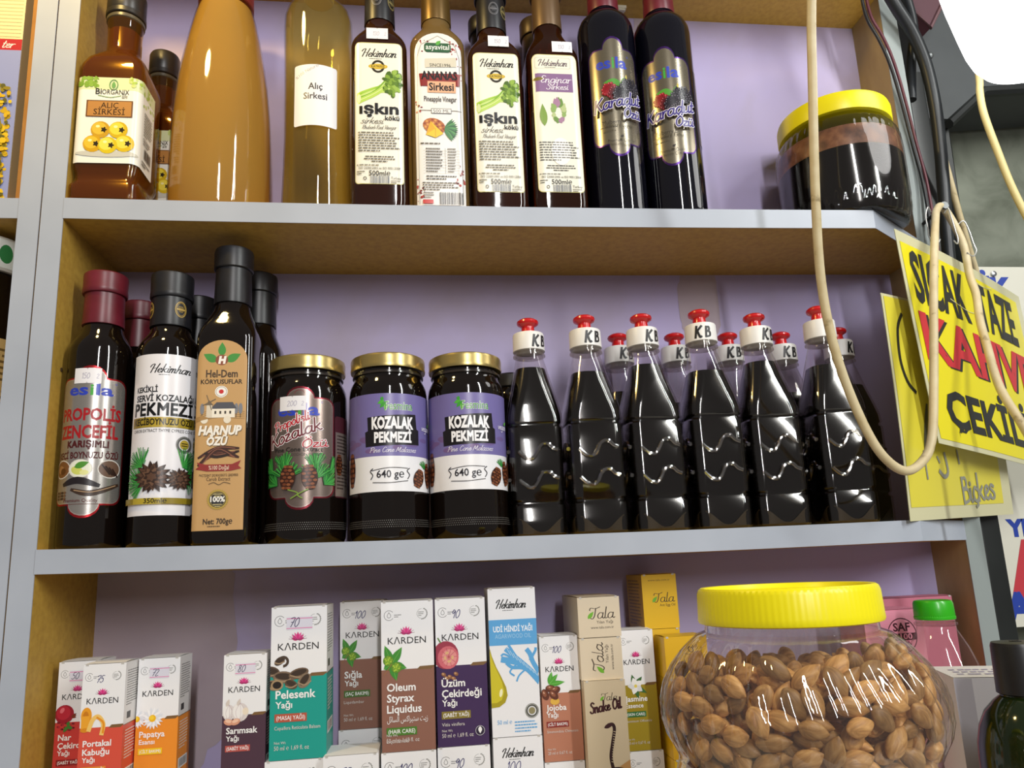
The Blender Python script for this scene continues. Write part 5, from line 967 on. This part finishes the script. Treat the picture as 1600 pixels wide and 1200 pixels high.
# cream and yellow cartons with the flowing name
CREAM, YEL = '#d9c9ae', '#e0b418'
def tala(c, x, y, s, vertical=False, sub='Yılan Yağı', web=True, col='#2d2118'):
    r = -PI / 2 if vertical else 0
    def at(a, b): return (x + a * math.cos(r) - b * math.sin(r), y + a * math.sin(r) + b * math.cos(r))
    p = at(2 * s, 0); c.script('Tala', p[0], p[1], 9 * s, col, 1.7 * s, calli=.6, shear=.12, width=40 * s, rot=r)
    a, b = at(-2 * s, 0), at(8 * s, -11 * s); c.leaf(a[0], a[1], b[0], b[1], 3.2 * s, '#6fae2e')
    if sub: p = at(12 * s, 8 * s); c.text(sub, p[0], p[1], 4.6 * s, col, rot=r)
    if web: p = at(2 * s, 16 * s); c.text('www.tala.com.tr', p[0], p[1], 4 * s, col, rot=r, w=38 * s)
CRM = P(CREAM, .45); YCR = P(YEL, .42)
def face(W, H, col): c = Canvas(66, 66 * H / W, W, H); c.rect(0, 0, 66, c.dh, col); return c
c = face(.0425, .0385, CREAM); tala(c, 17, 32, .95)
carton('oil_carton', 'small cream carton lying on top of its stack, its name upright', 'box', .4990, .5415, .0150, -.1055, -.0670, c, None, None, .085, CRM)
c = face(.0420, .0390, CREAM); tala(c, 36, 50, 1.0, True)
carton('oil_carton', 'small cream carton in the middle of its stack, its name turned sideways', 'box', .4988, .5408, .0150, -.1452, -.1062, c, None, None, .085, CRM)
c = face(.0408, .108, '#cdbb9c'); tala(c, 26, 30, .62, False, None, False); c.script('Snake Oil', 33, 45, 8, '#3a1218', 2.8, calli=.3, shear=.1, width=50, al='c', rot=-.12)
c.stroke([(36, 66), (42, 66), (44, 74), (40, 92), (36, 112), (38, 128)], 5, '#2c1418'); c.leaf(28, 70, 44, 64, 3.2, '#3a1a1e')
for k in range(13): c.stroke([(42.5 - .5 * k, 76 + 3.6 * k), (46 - .6 * k, 77 + 3.6 * k)], .8, '#cdbb9c', smooth=False)
c.poly([(0, 140), (40, 132), (66, 118), (66, 175), (0, 175)], '#b88a54'); c.ell(48, 136, 16, 8, '#2c1418', .2); c.ell(46, 146, 20, 8, '#3a1a1e')
carton('oil_carton', 'tall cream carton with a cobra picture, below the two small ones', 'box', .4997, .5405, .0105, -.2535, -.1456, c, None, None, .060, CRM)
carton('oil_carton', 'plain cream carton under the cobra carton', 'box', .4997, .5405, .0105, ZL, -.2540, None, None, None, .060, CRM)
c = face(.0380, .0560, YEL); c.text('www.tala.com.tr', 33, 12, 4, '#7a5a10', 'c', w=42); tala(c, 20, 50, .95, False, 'Ant Egg Oil', False); s_ = Canvas(60, 80, .060, .0560); s_.rect(0, 0, 60, 80, '#c79a14'); s_.fine(6, 8, 48, 14, 5, '#7a5a10')
carton('oil_carton', 'upright yellow carton on the back of the yellow stack', 'box', .5790, .6170, .0600, -.1045, -.0485, c, s_, None, .060, YCR)
c = face(.0440, .0400, '#dfae16'); tala(c, 44, 50, .85, True, 'Ant Egg Oil', True)
carton('oil_carton', 'yellow carton lying flat with its name sideways, left of the almond jar', 'box', .5860, .6300, .0200, -.1497, -.1100, c, None, None, .036, YCR)
c = face(.0440, .075, '#cf9c12'); tala(c, 44, 70, .85, True, 'Ant Egg Oil', True)
carton('oil_carton', 'darker yellow carton under the one lying flat, beside the almond jar', 'box', .5865, .6305, .0205, -.2250, -.1502, c, None, None, .036, YCR)
carton('oil_carton', 'yellow carton under the darker yellow one', 'box', .5865, .6305, .0205, ZL, -.2255, None, None, None, .036, YCR)
carton('oil_carton', 'yellow carton under the upright yellow one at the back', 'box', .5790, .6170, .0600, ZL, -.1050, None, None, None, .060, YCR)

# pink cartons at the right of the bottom shelf
PINK = P('#e08aa0', .45)
c = Canvas(90, 300, .0660, .2380); c.rect(0, 0, 90, 300, '#e592a8'); k_ = '#43101f'; c.ring(56, 32, 22, 1.4, k_, n=36); c.text('SAF', 56, 26, 10, k_, 'c', bold=.03, w=26); c.rect(35, 29, 77, 38, k_); c.text('%100', 56, 36.6, 7, '#e592a8', 'c', bold=.02, w=30)
for i, ch in enumerate('MİLLİS'): a = 2.3 - i * .38; c.text(ch, 56 + 17 * math.cos(a), 32 + 17 * math.sin(a), 5.4, k_, 'c', rot=a - PI / 2)
carton('soap_carton', 'pink carton with a round stamp, beside the green capped bottle', 'box', .8040, .8700, .0250, ZL, -.0960, c, None, 'pink cartons', .050, PINK)
carton('soap_carton', 'darker pink carton at the back, behind the round stamp carton', 'box', .8620, .9560, .0900, ZL, -.0885, None, None, 'pink cartons', .040, P('#c07084', .5))

# ------------------------------------------------------------------ counter in front: almond jar and its neighbours
JX, JY, JB = .5765, -.2700, -.3350
JP = [(.066, 0), (.074, .004), (.0770, .012), (.0778, .03), (.0778, .150), (.0772, .170), (.0760, .1745), (.0748, .178), (.0748, .182), (.0772, .187), (.0812, .195), (.0828, .204), (.0826, .213), (.0802, .223), (.0748, .234), (.0676, .2435), (.0614, .2495), (.0580, .2525), (.0520, .2545), (.0512, .262)]
def jar_r(z):
    for (r0, z0), (r1, z1) in zip(JP, JP[1:]):
        if z0 <= z <= z1: return r0 + (r1 - r0) * (z - z0) / max(z1 - z0, 1e-9)
    return .0512
t = thing('almond_jar', 'large clear plastic jar of almonds with a bright yellow lid', 'jar', (JX, JY, JB))
def jrib(a, r, z):
    if .190 < z < .250: return .0017 * math.sin(PI * (z - .190) / .06) * math.cos(40 * a + 7 * (z - .19) / .06)
    return .0007 * math.cos(40 * a) if .03 < z < .165 else 0
fine_p = []
for (r0, z0), (r1, z1) in zip(JP, JP[1:]):
    n = max(1, int((z1 - z0) / .005)); fine_p += [(r0 + (r1 - r0) * q / n, z0 + (z1 - z0) * q / n) for q in range(n)]
fine_p.append(JP[-1])
part('plastic_body', t, lambda m: m.lathe(fine_p, JARPET, 480, rmod=jrib))
part('lid', t, lambda m: m.lathe([(.0530, .2590), (.0551, .2597), (.0556, .2612), (.0554, .264), (.0548, .2775), (.0540, .2800), (.0524, .2812), (.0502, .2809), (.0492, .2790), (.0485, .2780), (.026, .2774), (.009, .2778)], YLID, 480, rmod=lambda a, r, z: .00006 * math.cos(96 * a) if .2605 < z < .279 and r > .053 else 0, cap0=False))
ALM = noisy('almond_skin', [(.30, '#8a6032'), (.48, '#b3864c'), (.62, '#cca267'), (.8, '#dab880')], 190, .48, .35, 6, .8, stretch=(.35, 1, 1))
_nt = ALM.node_tree; _oi = _nt.nodes.new('ShaderNodeObjectInfo'); _hs = _nt.nodes.new('ShaderNodeHueSaturation'); _mr = _nt.nodes.new('ShaderNodeMapRange')
_mr.inputs['To Min'].default_value = .62; _mr.inputs['To Max'].default_value = 1.6; _b = _nt.nodes['Principled BSDF']; _src = _b.inputs['Base Color'].links[0].from_socket
_nt.links.new(_oi.outputs['Random'], _mr.inputs['Value']); _nt.links.new(_mr.outputs['Result'], _hs.inputs['Value']); _nt.links.new(_src, _hs.inputs['Color']); _nt.links.new(_hs.outputs['Color'], _b.inputs['Base Color'])
def almond_mesh(L, w, h, seed):
    R = random.Random(seed); mb = MB(); rings = []
    for k in range(11):
        q = k / 10; x = -L / 2 + L * (.5 - .5 * math.cos(PI * q)); u = (x + L / 2) / L
        s = (math.sin(PI * u ** .80)) ** .72 if 0 < u < 1 else .02
        rings.append([(x, w / 2 * s * math.cos(2 * PI * j / 16), h / 2 * s * math.sin(2 * PI * j / 16) * (1 + .05 * math.cos(6 * 2 * PI * j / 16))) for j in range(16)])
    mb.loft(rings, ALM); return mb.mesh('almond')
AM = [almond_mesh(.0190, .0118, .0085, 1), almond_mesh(.0178, .0122, .0080, 2), almond_mesh(.0202, .0112, .0086, 3), almond_mesh(.0165, .0108, .0084, 4)]
# settle the nuts against the wall: three balls per nut, pushed apart
rng = np.random.default_rng(5); NA = 262
def fill_z(th): return .2330 + .006 * np.cos(th * 2 + 1)
az = rng.uniform(-PI / 2 - 1.9, -PI / 2 + 1.9, NA); zz = rng.uniform(.150, .238, NA); rr0 = np.array([jar_r(z) for z in zz]) - .006 - rng.uniform(0, .012, NA)
pos = np.stack([rr0 * np.cos(az), rr0 * np.sin(az), zz], 1)
tang = np.stack([-np.sin(az), np.cos(az), 0 * az], 1); ang = rng.normal(0, .75, NA); dirs = tang * np.cos(ang)[:, None] + np.array([0, 0, 1.]) * np.sin(ang)[:, None]
rad = np.stack([np.cos(az), np.sin(az), 0 * az], 1); dirs = dirs + rad * rng.normal(0, .22, NA)[:, None]; dirs /= np.linalg.norm(dirs, axis=1)[:, None]
OFF = np.array([-.0050, 0, .0050]); SR = np.array([.0040, .0049, .0036])
for it in range(160):
    B = (pos[:, None, :] + dirs[:, None, :] * OFF[None, :, None]).reshape(-1, 3); r_ = np.tile(SR, NA); own = np.repeat(np.arange(NA), 3)
    d = B[:, None, :] - B[None, :, :]; L = np.linalg.norm(d, axis=2) + 1e-9; o_ = (r_[:, None] + r_[None, :]) - L; o_[own[:, None] == own[None, :]] = 0; o_ = np.maximum(o_, 0)
    push = (d / L[:, :, None] * o_[:, :, None]).sum(1) * .22; mv = push.reshape(NA, 3, 3).sum(1); pos += np.clip(mv, -.002, .002)
    E_ = pos[:, None, :] + dirs[:, None, :] * OFF[None, :, None]; E2 = E_.reshape(-1, 3); q = np.hypot(E2[:, 0], E2[:, 1]); lim = np.array([jar_r(z) for z in E2[:, 2]]) - .0018 - r_
    ex = np.maximum(q - lim, 0); corr = np.stack([-E2[:, 0] / (q + 1e-9) * ex, -E2[:, 1] / (q + 1e-9) * ex, 0 * ex], 1).reshape(NA, 3, 3); pos += corr[np.arange(NA), np.abs(corr).sum(2).argmax(1)]
    pos[:, 2] = np.clip(pos[:, 2], .142, .2385)
for i in range(NA):
    a = dirs[i]; n = rad[i] * (1 if rng.random() < .8 else .3) + rng.normal(0, .35, 3); n = n - a * n.dot(a); n /= np.linalg.norm(n); b = np.cross(n, a)
    o = link('almond', AM[i % 4]); o.matrix_world = Matrix(((a[0], b[0], n[0], JX + pos[i][0]), (a[1], b[1], n[1], JY + pos[i][1]), (a[2], b[2], n[2], JB + pos[i][2]), (0, 0, 0, 1)))
    tag(o, 'brown skinned almond in the big yellow lidded jar', 'almond', 'almonds in the jar')
# the rest of the heap behind and below them
mb = MB(); base = AM[0]; bv = np.array([v.co[:] for v in base.vertices]); bf = [list(p.vertices) for p in base.polygons]
def heap(n, fr, fz):
    for k in range(n):
        z = fz(); a0 = rng.uniform(0, 2 * PI); rr = (jar_r(z) - .0130) * fr(); p = np.array((rr * math.cos(a0), rr * math.sin(a0), z)); M_ = np.array(Matrix.Rotation(rng.uniform(0, 6.3), 3, 'Z') @ Matrix.Rotation(rng.normal(0, .5), 3, 'Y') @ Matrix.Rotation(rng.uniform(0, 6.3), 3, 'X'))
        mb.add(bv @ M_.T * .97 + p, bf, ALM)
heap(150, lambda: rng.uniform(.88, .97), lambda: rng.uniform(.15, .222)); heap(260, lambda: rng.uniform(.62, .80), lambda: rng.uniform(.14, .225)); heap(200, lambda: .995, lambda: rng.uniform(.012, .140)); heap(150, lambda: rng.uniform(0, .8) ** .5, lambda: rng.uniform(.222, .232))
o = obj('almond_heap', mb); o.location = (JX, JY, JB); tag(o, 'mass of almonds filling the inside of the big jar', 'almonds', None, 'stuff')

# clear bottle with the green cap
t = thing('juice_bottle', 'empty clear plastic bottle with a bright green cap', 'bottle', (.8550, -.0165, ZL)); H0 = .2465; t.scale = (.92, .92, 1.012)
pr = [(.036, 0), (.0405, .004), (.042, .015), (.042, .135), (.0415, .155), (.0390, .172), (.0345, .188), (.0285, .203), (.0225, .214), (.0195, .219), (.0190, .224), (.0190, .232)]
part('plastic_body', t, lambda m: m.lathe(pr, PET, 64)); part('neck_ring', t, lambda m: m.lathe([(.0192, .2225), (.0212, .2235), (.0212, .2255), (.0195, .2265)], PET, 48))
part('cap', t, lambda m: m.lathe([(.0198, .2285), (.0203, .229), (.0203, .2312), (.0197, .2318), (.0198, .233), (.0196, .2440), (.0184, .2464), (.0160, .2470)], P('#2fae14', .32, coat=.2), 120, rmod=lambda a, r, z: .00025 * math.cos(60 * a) if .229 < z < .243 else 0))
c = Canvas(60, 20, .030, .010); c.fine(2, 2, 56, 2, 8, '#d9d6d2', h=3.4); label_part('date_print', t, c, arc(.0375, .030, -.25), .168, 1e-3)
# white carton
t = carton('tall_carton', 'white carton with printed lid between the almond jar and dark green bottle', 'box', .8020, .8800, -.1190, ZL, -.1425, None, None, None, .068, P('#e2dfe4', .45), flap=False)
t.location = (.8380, -.1020, ZL); t.rotation_euler = (0, 0, -.35)
lidp = MB(); lidp.add([(-.039, -.034, .1930), (.039, -.034, .1930), (.039, .034, .1930), (-.039, .034, .1930)], [(0, 1, 2, 3)], P('#e9e6e2', .45), False); hp = obj('top_flap', lidp, t)
tp = MB(); R = random.Random(8)
for row in range(3):
    for i in range(9): x0 = -.030 + .0068 * i + R.uniform(-.001, .001); y0 = -.020 + row * .013; tp.add([(x0, y0, .1933), (x0 + .0052, y0 + .001, .1933), (x0 + .0058, y0 + .007, .1933), (x0 + .0006, y0 + .006, .1933)], [(0, 1, 2, 3)], P('#a9a3b8', .5), False)
obj('lid_print', tp, hp)
c = Canvas(78, 192, .078, .192); c.rect(0, 0, 14, 192, '#b4b0ba'); c.rect(14, 0, 78, 192, '#d2cfd6'); c.text('VE', 16, 64, 12.5, '#23232c', bold=.05, w=13)
lf = MB(); c.into(lf, [(-.039, -.034), (.039, -.034)], 0, 1e-4); obj('printed_front', lf, t)
# dark green bottle with the black cap
GRN = P('#18240c', .09, spec=.6, name='dark_green_glass')
t = thing('oil_bottle', 'dark green round bottle with a black cap, at the lower right corner', 'bottle', (.8035, -.1800, ZL)); t.scale = (.93, .93, 1)
part('glass_body', t, lambda m: m.lathe([(.036, 0), (.0395, .003), (.040, .01), (.040, .140), (.0390, .152), (.0360, .164), (.0305, .175), (.0230, .183), (.0175, .187), (.0165, .195)], GRN, 64))
BC = P('#1c1c1e', .38)
cpp = part('cap', t, lambda m: m.lathe([(.0180, .188), (.0196, .189), (.0188, .2235), (.0178, .2262), (.0110, .2268)], BC, 56))
part('cap_spout', cpp, lambda m: m.lathe([(.0045, .2262), (.0045, .2272), (.0028, .2272), (.0026, .2255)], P('#0c0c0d', .5), 24))

# ------------------------------------------------------------------ right side: signs, hooks, cables, lamp
SIGNY = P('#efe112', .30, coat=.55, name='yellow_laminated_paper'); LAM = P('#d5d1a8', .22, coat=.5, name='laminate_margin')
DIR = Vector((math.sin(math.radians(61.6)), math.cos(math.radians(61.6)), 0)); NRM = Vector((DIR.y, -DIR.x, 0))
def hanging_sign(t, c, w, h, tilt, bend, yellow_inset, sheet):
    """laminated sheet as one bowed part, printing as another"""
    def to3(x, y, lift):
        a, b = x * math.cos(tilt) + y * math.sin(tilt), -x * math.sin(tilt) + y * math.cos(tilt)   # sheet axes: along, down
        o_ = bend(x / w, y / h) + lift; p = DIR * a + NRM * o_; return (p.x, p.y, -y * math.cos(tilt) - x * math.sin(tilt))
    n = 14; mb = MB()
    def grid(x0, y0, x1, y1, lift, mat):
        V = [to3(x0 + (x1 - x0) * i / n, y0 + (y1 - y0) * j / n, lift) for j in range(n + 1) for i in range(n + 1)]
        mb.add(V, [(j * (n + 1) + i, j * (n + 1) + i + 1, (j + 1) * (n + 1) + i + 1, (j + 1) * (n + 1) + i) for j in range(n) for i in range(n)], mat)
    grid(0, 0, w, h, 0, LAM); grid(0, 0, w, h, -.0006, LAM); i_ = yellow_inset; grid(i_[0], i_[1], w - i_[2], h - i_[3], .0004, sheet); obj('laminated_sheet', mb, t)
    bm = bmesh.new(); mats = []; sx, sy = c.W / c.dw, c.H / c.dh
    for k, (V, F, m) in enumerate(c.it):
        if m not in mats: mats.append(m)
        vs = [bm.verts.new((x * sx, y * sy, k * 8e-6)) for x, y in V]
        for f in F:
            try: bm.faces.new([vs[q] for q in f]).material_index = mats.index(m)
            except ValueError: pass
    for ax, L in ((0, w), (1, h)):
        for q in range(1, n): bmesh.ops.bisect_plane(bm, geom=bm.verts[:] + bm.edges[:] + bm.faces[:], plane_co=((L * q / n, 0, 0) if ax == 0 else (0, L * q / n, 0)), plane_no=((1, 0, 0) if ax == 0 else (0, 1, 0)), dist=1e-7)
    for v in bm.verts: v.co = to3(v.co.x, v.co.y, .0009 + v.co.z)
    me = bpy.data.meshes.new('lettering'); bm.to_mesh(me); bm.free()
    for m in mats: me.materials.append(m)
    link('lettering', me, t)
c = Canvas(317, 245, .317, .245); kk = '#2a2c2b'
def tall(s, x0, x1, yb, h, col, bold=.035): c.text(s, x0, yb, h, col, bold=bold, w=x1 - x0)
tall('SICAK', 18, 140, 79, 57, kk, .03); tall('TAZE', 166, 275, 79, 56, kk, .03)
for dx, col in ((5, kk), (0, '#c8313a')): tall('KAHVE', 15 + dx, 298 + dx, 147 + dx * .3, 52, col, .03)
tall('ÇEKİLİR', 32, 288, 221, 40, kk, .035)
for q, (px, py) in enumerate(((150, 14), (96, 60))): c.stroke([(px, py), (px + 40, py + 6), (px + 70, py + 2)], 1.2, '#cfc98a')
t = thing('paper_sign', 'yellow laminated sign with black and red capital lettering, hung in front', 'sign', (.8816, -.0100, .3203))
hanging_sign(t, c, .317, .245, .075, lambda u, v: .004 * math.sin(PI * u) + .003 * v * v, (.006, .013, .018, .006), SIGNY)
c = Canvas(250, 252, .250, .252); g = '#8d8d80'
c.stroke([(34, 22), (22, 40), (18, 75), (26, 100), (40, 112)], 4.5, '#26261e'); c.stroke([(60, 125), (52, 150), (44, 176)], 7, '#55554a', taper=True)
c.stroke([(40, 178), (42, 208)], 3, g); c.stroke([(86, 180), (90, 200), (80, 206), (70, 200)], 5, g); c.stroke([(68, 184), (72, 190)], 3, g); c.stroke([(120, 176), (122, 190)], 4, g)
c.script('Biçkes', 122, 236, 16, g, 4.6, calli=.2, shear=-.05, width=88, rot=-.06)
t = thing('paper_sign', 'yellow laminated sign with faded handwriting, hanging behind the red lettered one', 'sign', (.8575, -.0045, .2460))
hanging_sign(t, c, .250, .252, -.035, lambda u, v: .0015 * math.sin(PI * v) + .002 * math.sin(2 * PI * u), (.004, .003, .022, .014), P('#e2d542', .28, coat=.6, name='faded_yellow_paper'))
# nail and wire hooks
STEEL = P('#b9bcbd', .25, .9)
t = thing('nail', 'nail in the right panel edge that carries the cable loop', 'nail', (.9830, YR - .001, .3680)); nm = part('shank', t, lambda m: m.tube([(0, 0, 0), (0, -.040, .004)], .0022, P('#3a3a38', .5, .6))); part('head', t, lambda m: m.tube([(0, -.038, .0038), (0, -.041, .0041)], .0050, P('#8d9090', .4, .8)))
for lab, x, y, z, dx in (('white wire hook on the nail, leftmost of three above the sign', .962, .030, .362, -.012), ('white wire hook on the nail, middle of three above the sign', .984, .036, .364, .006), ('white wire hook on the nail, rightmost of three with a curled end', 1.002, .040, .350, .012)):
    t = thing('wire_hook', lab, 'hook', (x, y, z), 0, 'wire hooks above the sign')
    q = crom([(0, 0, 0), (dx * .5, -.004, .004), (dx * .9, -.004, -.008), (dx, -.006, -.026), (dx * 1.1, -.007, -.036), (dx * .5, -.009, -.044), (-.002, -.010, -.040)], 6)
    part('wire', t, lambda m: m.tube(q, .0008, P('#c9c9c5', .3, .5), 8)); part('end_cap', t, lambda m: m.tube([q[-2], q[-1]], .0010, STEEL, 8))
BEIGE = noisy('aged_beige_cable', [(.30, '#8d7a52'), (.38, '#cbb98e'), (.7, '#d8c9a2')], 55, .5, .05, 4)
def cable(label, pts, r, mat, name='cable'): o = obj(name, (lambda m: (m.tube(crom(pts, 8), r, mat, 12), m)[1])(MB())); return tag(o, label, 'cable')
cable('thick beige cable looping down in front of the bottles and up over the nail', [(.7228, -.19, .56), (.7231, -.16, .478), (.7237, -.14, .3905), (.7255, -.12, .3024), (.7316, -.10, .2266), (.7407, -.09, .1658), (.7585, -.08, .1112), (.7805, -.075, .0618), (.8068, -.070, .0402), (.8316, -.065, .0483), (.8500, -.060, .0722), (.8690, -.050, .1299), (.9000, -.033, .2415), (.9490, .010, .3370), (.9690, .0285, .3640), (.9830, .0360, .3720), (.9973, .0400, .3530), (1.0025, .0360, .3208), (.9984, .030, .2814), (.9937, .020, .2535), (.9826, .008, .2181), (.9754, -.004, .1841), (.9593, -.030, .1301), (.9611, -.050, .0826), (.9709, -.060, .0336), (.985, -.075, -.03)], .0044, BEIGE)
cable('beige cable running down from behind the black cable and behind the front sign', [(1.030, .082, .55), (1.0355, .085, .491), (1.0422, .088, .4531), (1.0588, .100, .3912), (1.0742, .112, .3535), (1.0902, .125, .3192), (1.0975, .132, .2876), (1.10, .134, .2)], .0040, BEIGE)
cable('pale cable hanging below the white lamp at the right edge', [(1.056, .02, .66), (1.0535, .02, .60), (1.0501, .02, .5393), (1.0472, .02, .5186), (1.0475, .02, .4876), (1.0568, .02, .4356), (1.0658, .02, .3931), (1.0789, .02, .3513), (1.0986, .02, .3021), (1.12, .02, .26)], .0042, P('#d8c88c', .45))
cable('thin dark red twin wire draped over the panel edge', [(.9229, .030, .6814), (.926, .035, .6576), (.9345, .042, .6376), (.951, .050, .6195), (.9638, .056, .5965), (.9742, .062, .5686), (.9825, .066, .5252), (.9885, .068, .4763), (.992, .066, .4259), (.9895, .062, .3755), (.9842, .056, .334), (.9787, .050, .2979)], .0019, P('#5e2833', .45))
cable('thin black wire beside the dark red one', [(.9169, .030, .6794), (.920, .035, .6546), (.9285, .042, .6336), (.945, .050, .6145), (.958, .056, .5915), (.9684, .062, .5646), (.9768, .066, .5222), (.9830, .068, .4733), (.9865, .066, .4239), (.9840, .062, .3755), (.9792, .058, .334), (.9737, .054, .2979)], .0020, P('#1b1c1e', .45))
cable('thick black cable running down the gap between the unit and the canopy', [(.955, .046, .74), (.9635, .050, .7018), (.9816, .055, .6683), (1.0024, .060, .6348), (1.0188, .066, .5924), (1.0254, .070, .5388), (1.0274, .075, .4864), (1.0244, .078, .4243), (1.0188, .078, .3708), (1.016, .082, .30)], .0078, P('#1d2124', .4))
cable('short black cable end hanging beside the thick black cable', [(.9962, .060, .7217), (1.0065, .064, .6841), (1.0150, .072, .6483), (1.0143, .084, .6124), (1.0100, .086, .5784), (1.0064, .086, .5525)], .0062, P('#202427', .42))
# white signboard on the wall
t = thing('signboard', 'tall white signboard with blue and red letters on the right wall', 'sign', (1.115, .205, -.141))
part('board', t, lambda m: m.box(0, .42, 0, .006, 0, .5085, P('#d9d7c8', .5)))
bl, rd = '#2440a0', '#c23a44'
for word, x0, y0, h, col, w in (('LİK', 22, 49, 31, bl, 76), ('KA', 118, 120, 60, rd, 90), ('YER', 21, 389, 21, bl, 62), ('AÇ', 12, 466, 66, rd, 120), ('AMA', 2, 499, 34, bl, 120)):
    c = Canvas(420, 508, .42, .508); c.text(word, x0, y0, h, col, bold=.055, w=w); label_part('lettering', t, c, [(0, 0), (.42, 0)], 0, 3e-4)
part('screw', t, lambda m: m.lathe([(.004, 0), (.004, .002), (.001, .003)], STEEL, 12), loc=(.070, -.001, .497)).rotation_euler = (PI / 2, 0, 0)
# the lit lamp
BX, BY, BZ = .9960, -.1250, .4560
t = thing('light_bulb', 'large glowing white lamp at the upper right corner', 'lamp', (BX, BY, BZ))
LIT = emis('lit_bulb', '#ffffff', BULB_STRENGTH)
part('bulb', t, lambda m: m.lathe([(.0, 0), (.030, .0008), (.048, .004), (.058, .010), (.0645, .020), (.0690, .034), (.0740, .060), (.0800, .095), (.0840, .125), (.078, .150)], LIT, 64, cap0=False))
part('heat_sink', t, lambda m: m.lathe([(.078, .150), (.070, .170), (.045, .200), (.030, .215)], P('#d9d9d6', .4), 64))
part('socket', t, lambda m: m.lathe([(.021, .214), (.022, .216), (.022, .262), (.016, .270)], P('#e3e0d8', .4), 32))
part('cord', t, lambda m: m.tube([(0, 0, .268), (.004, .002, .45), (.0, .0, .70)], .004, P('#26282a', .5)))
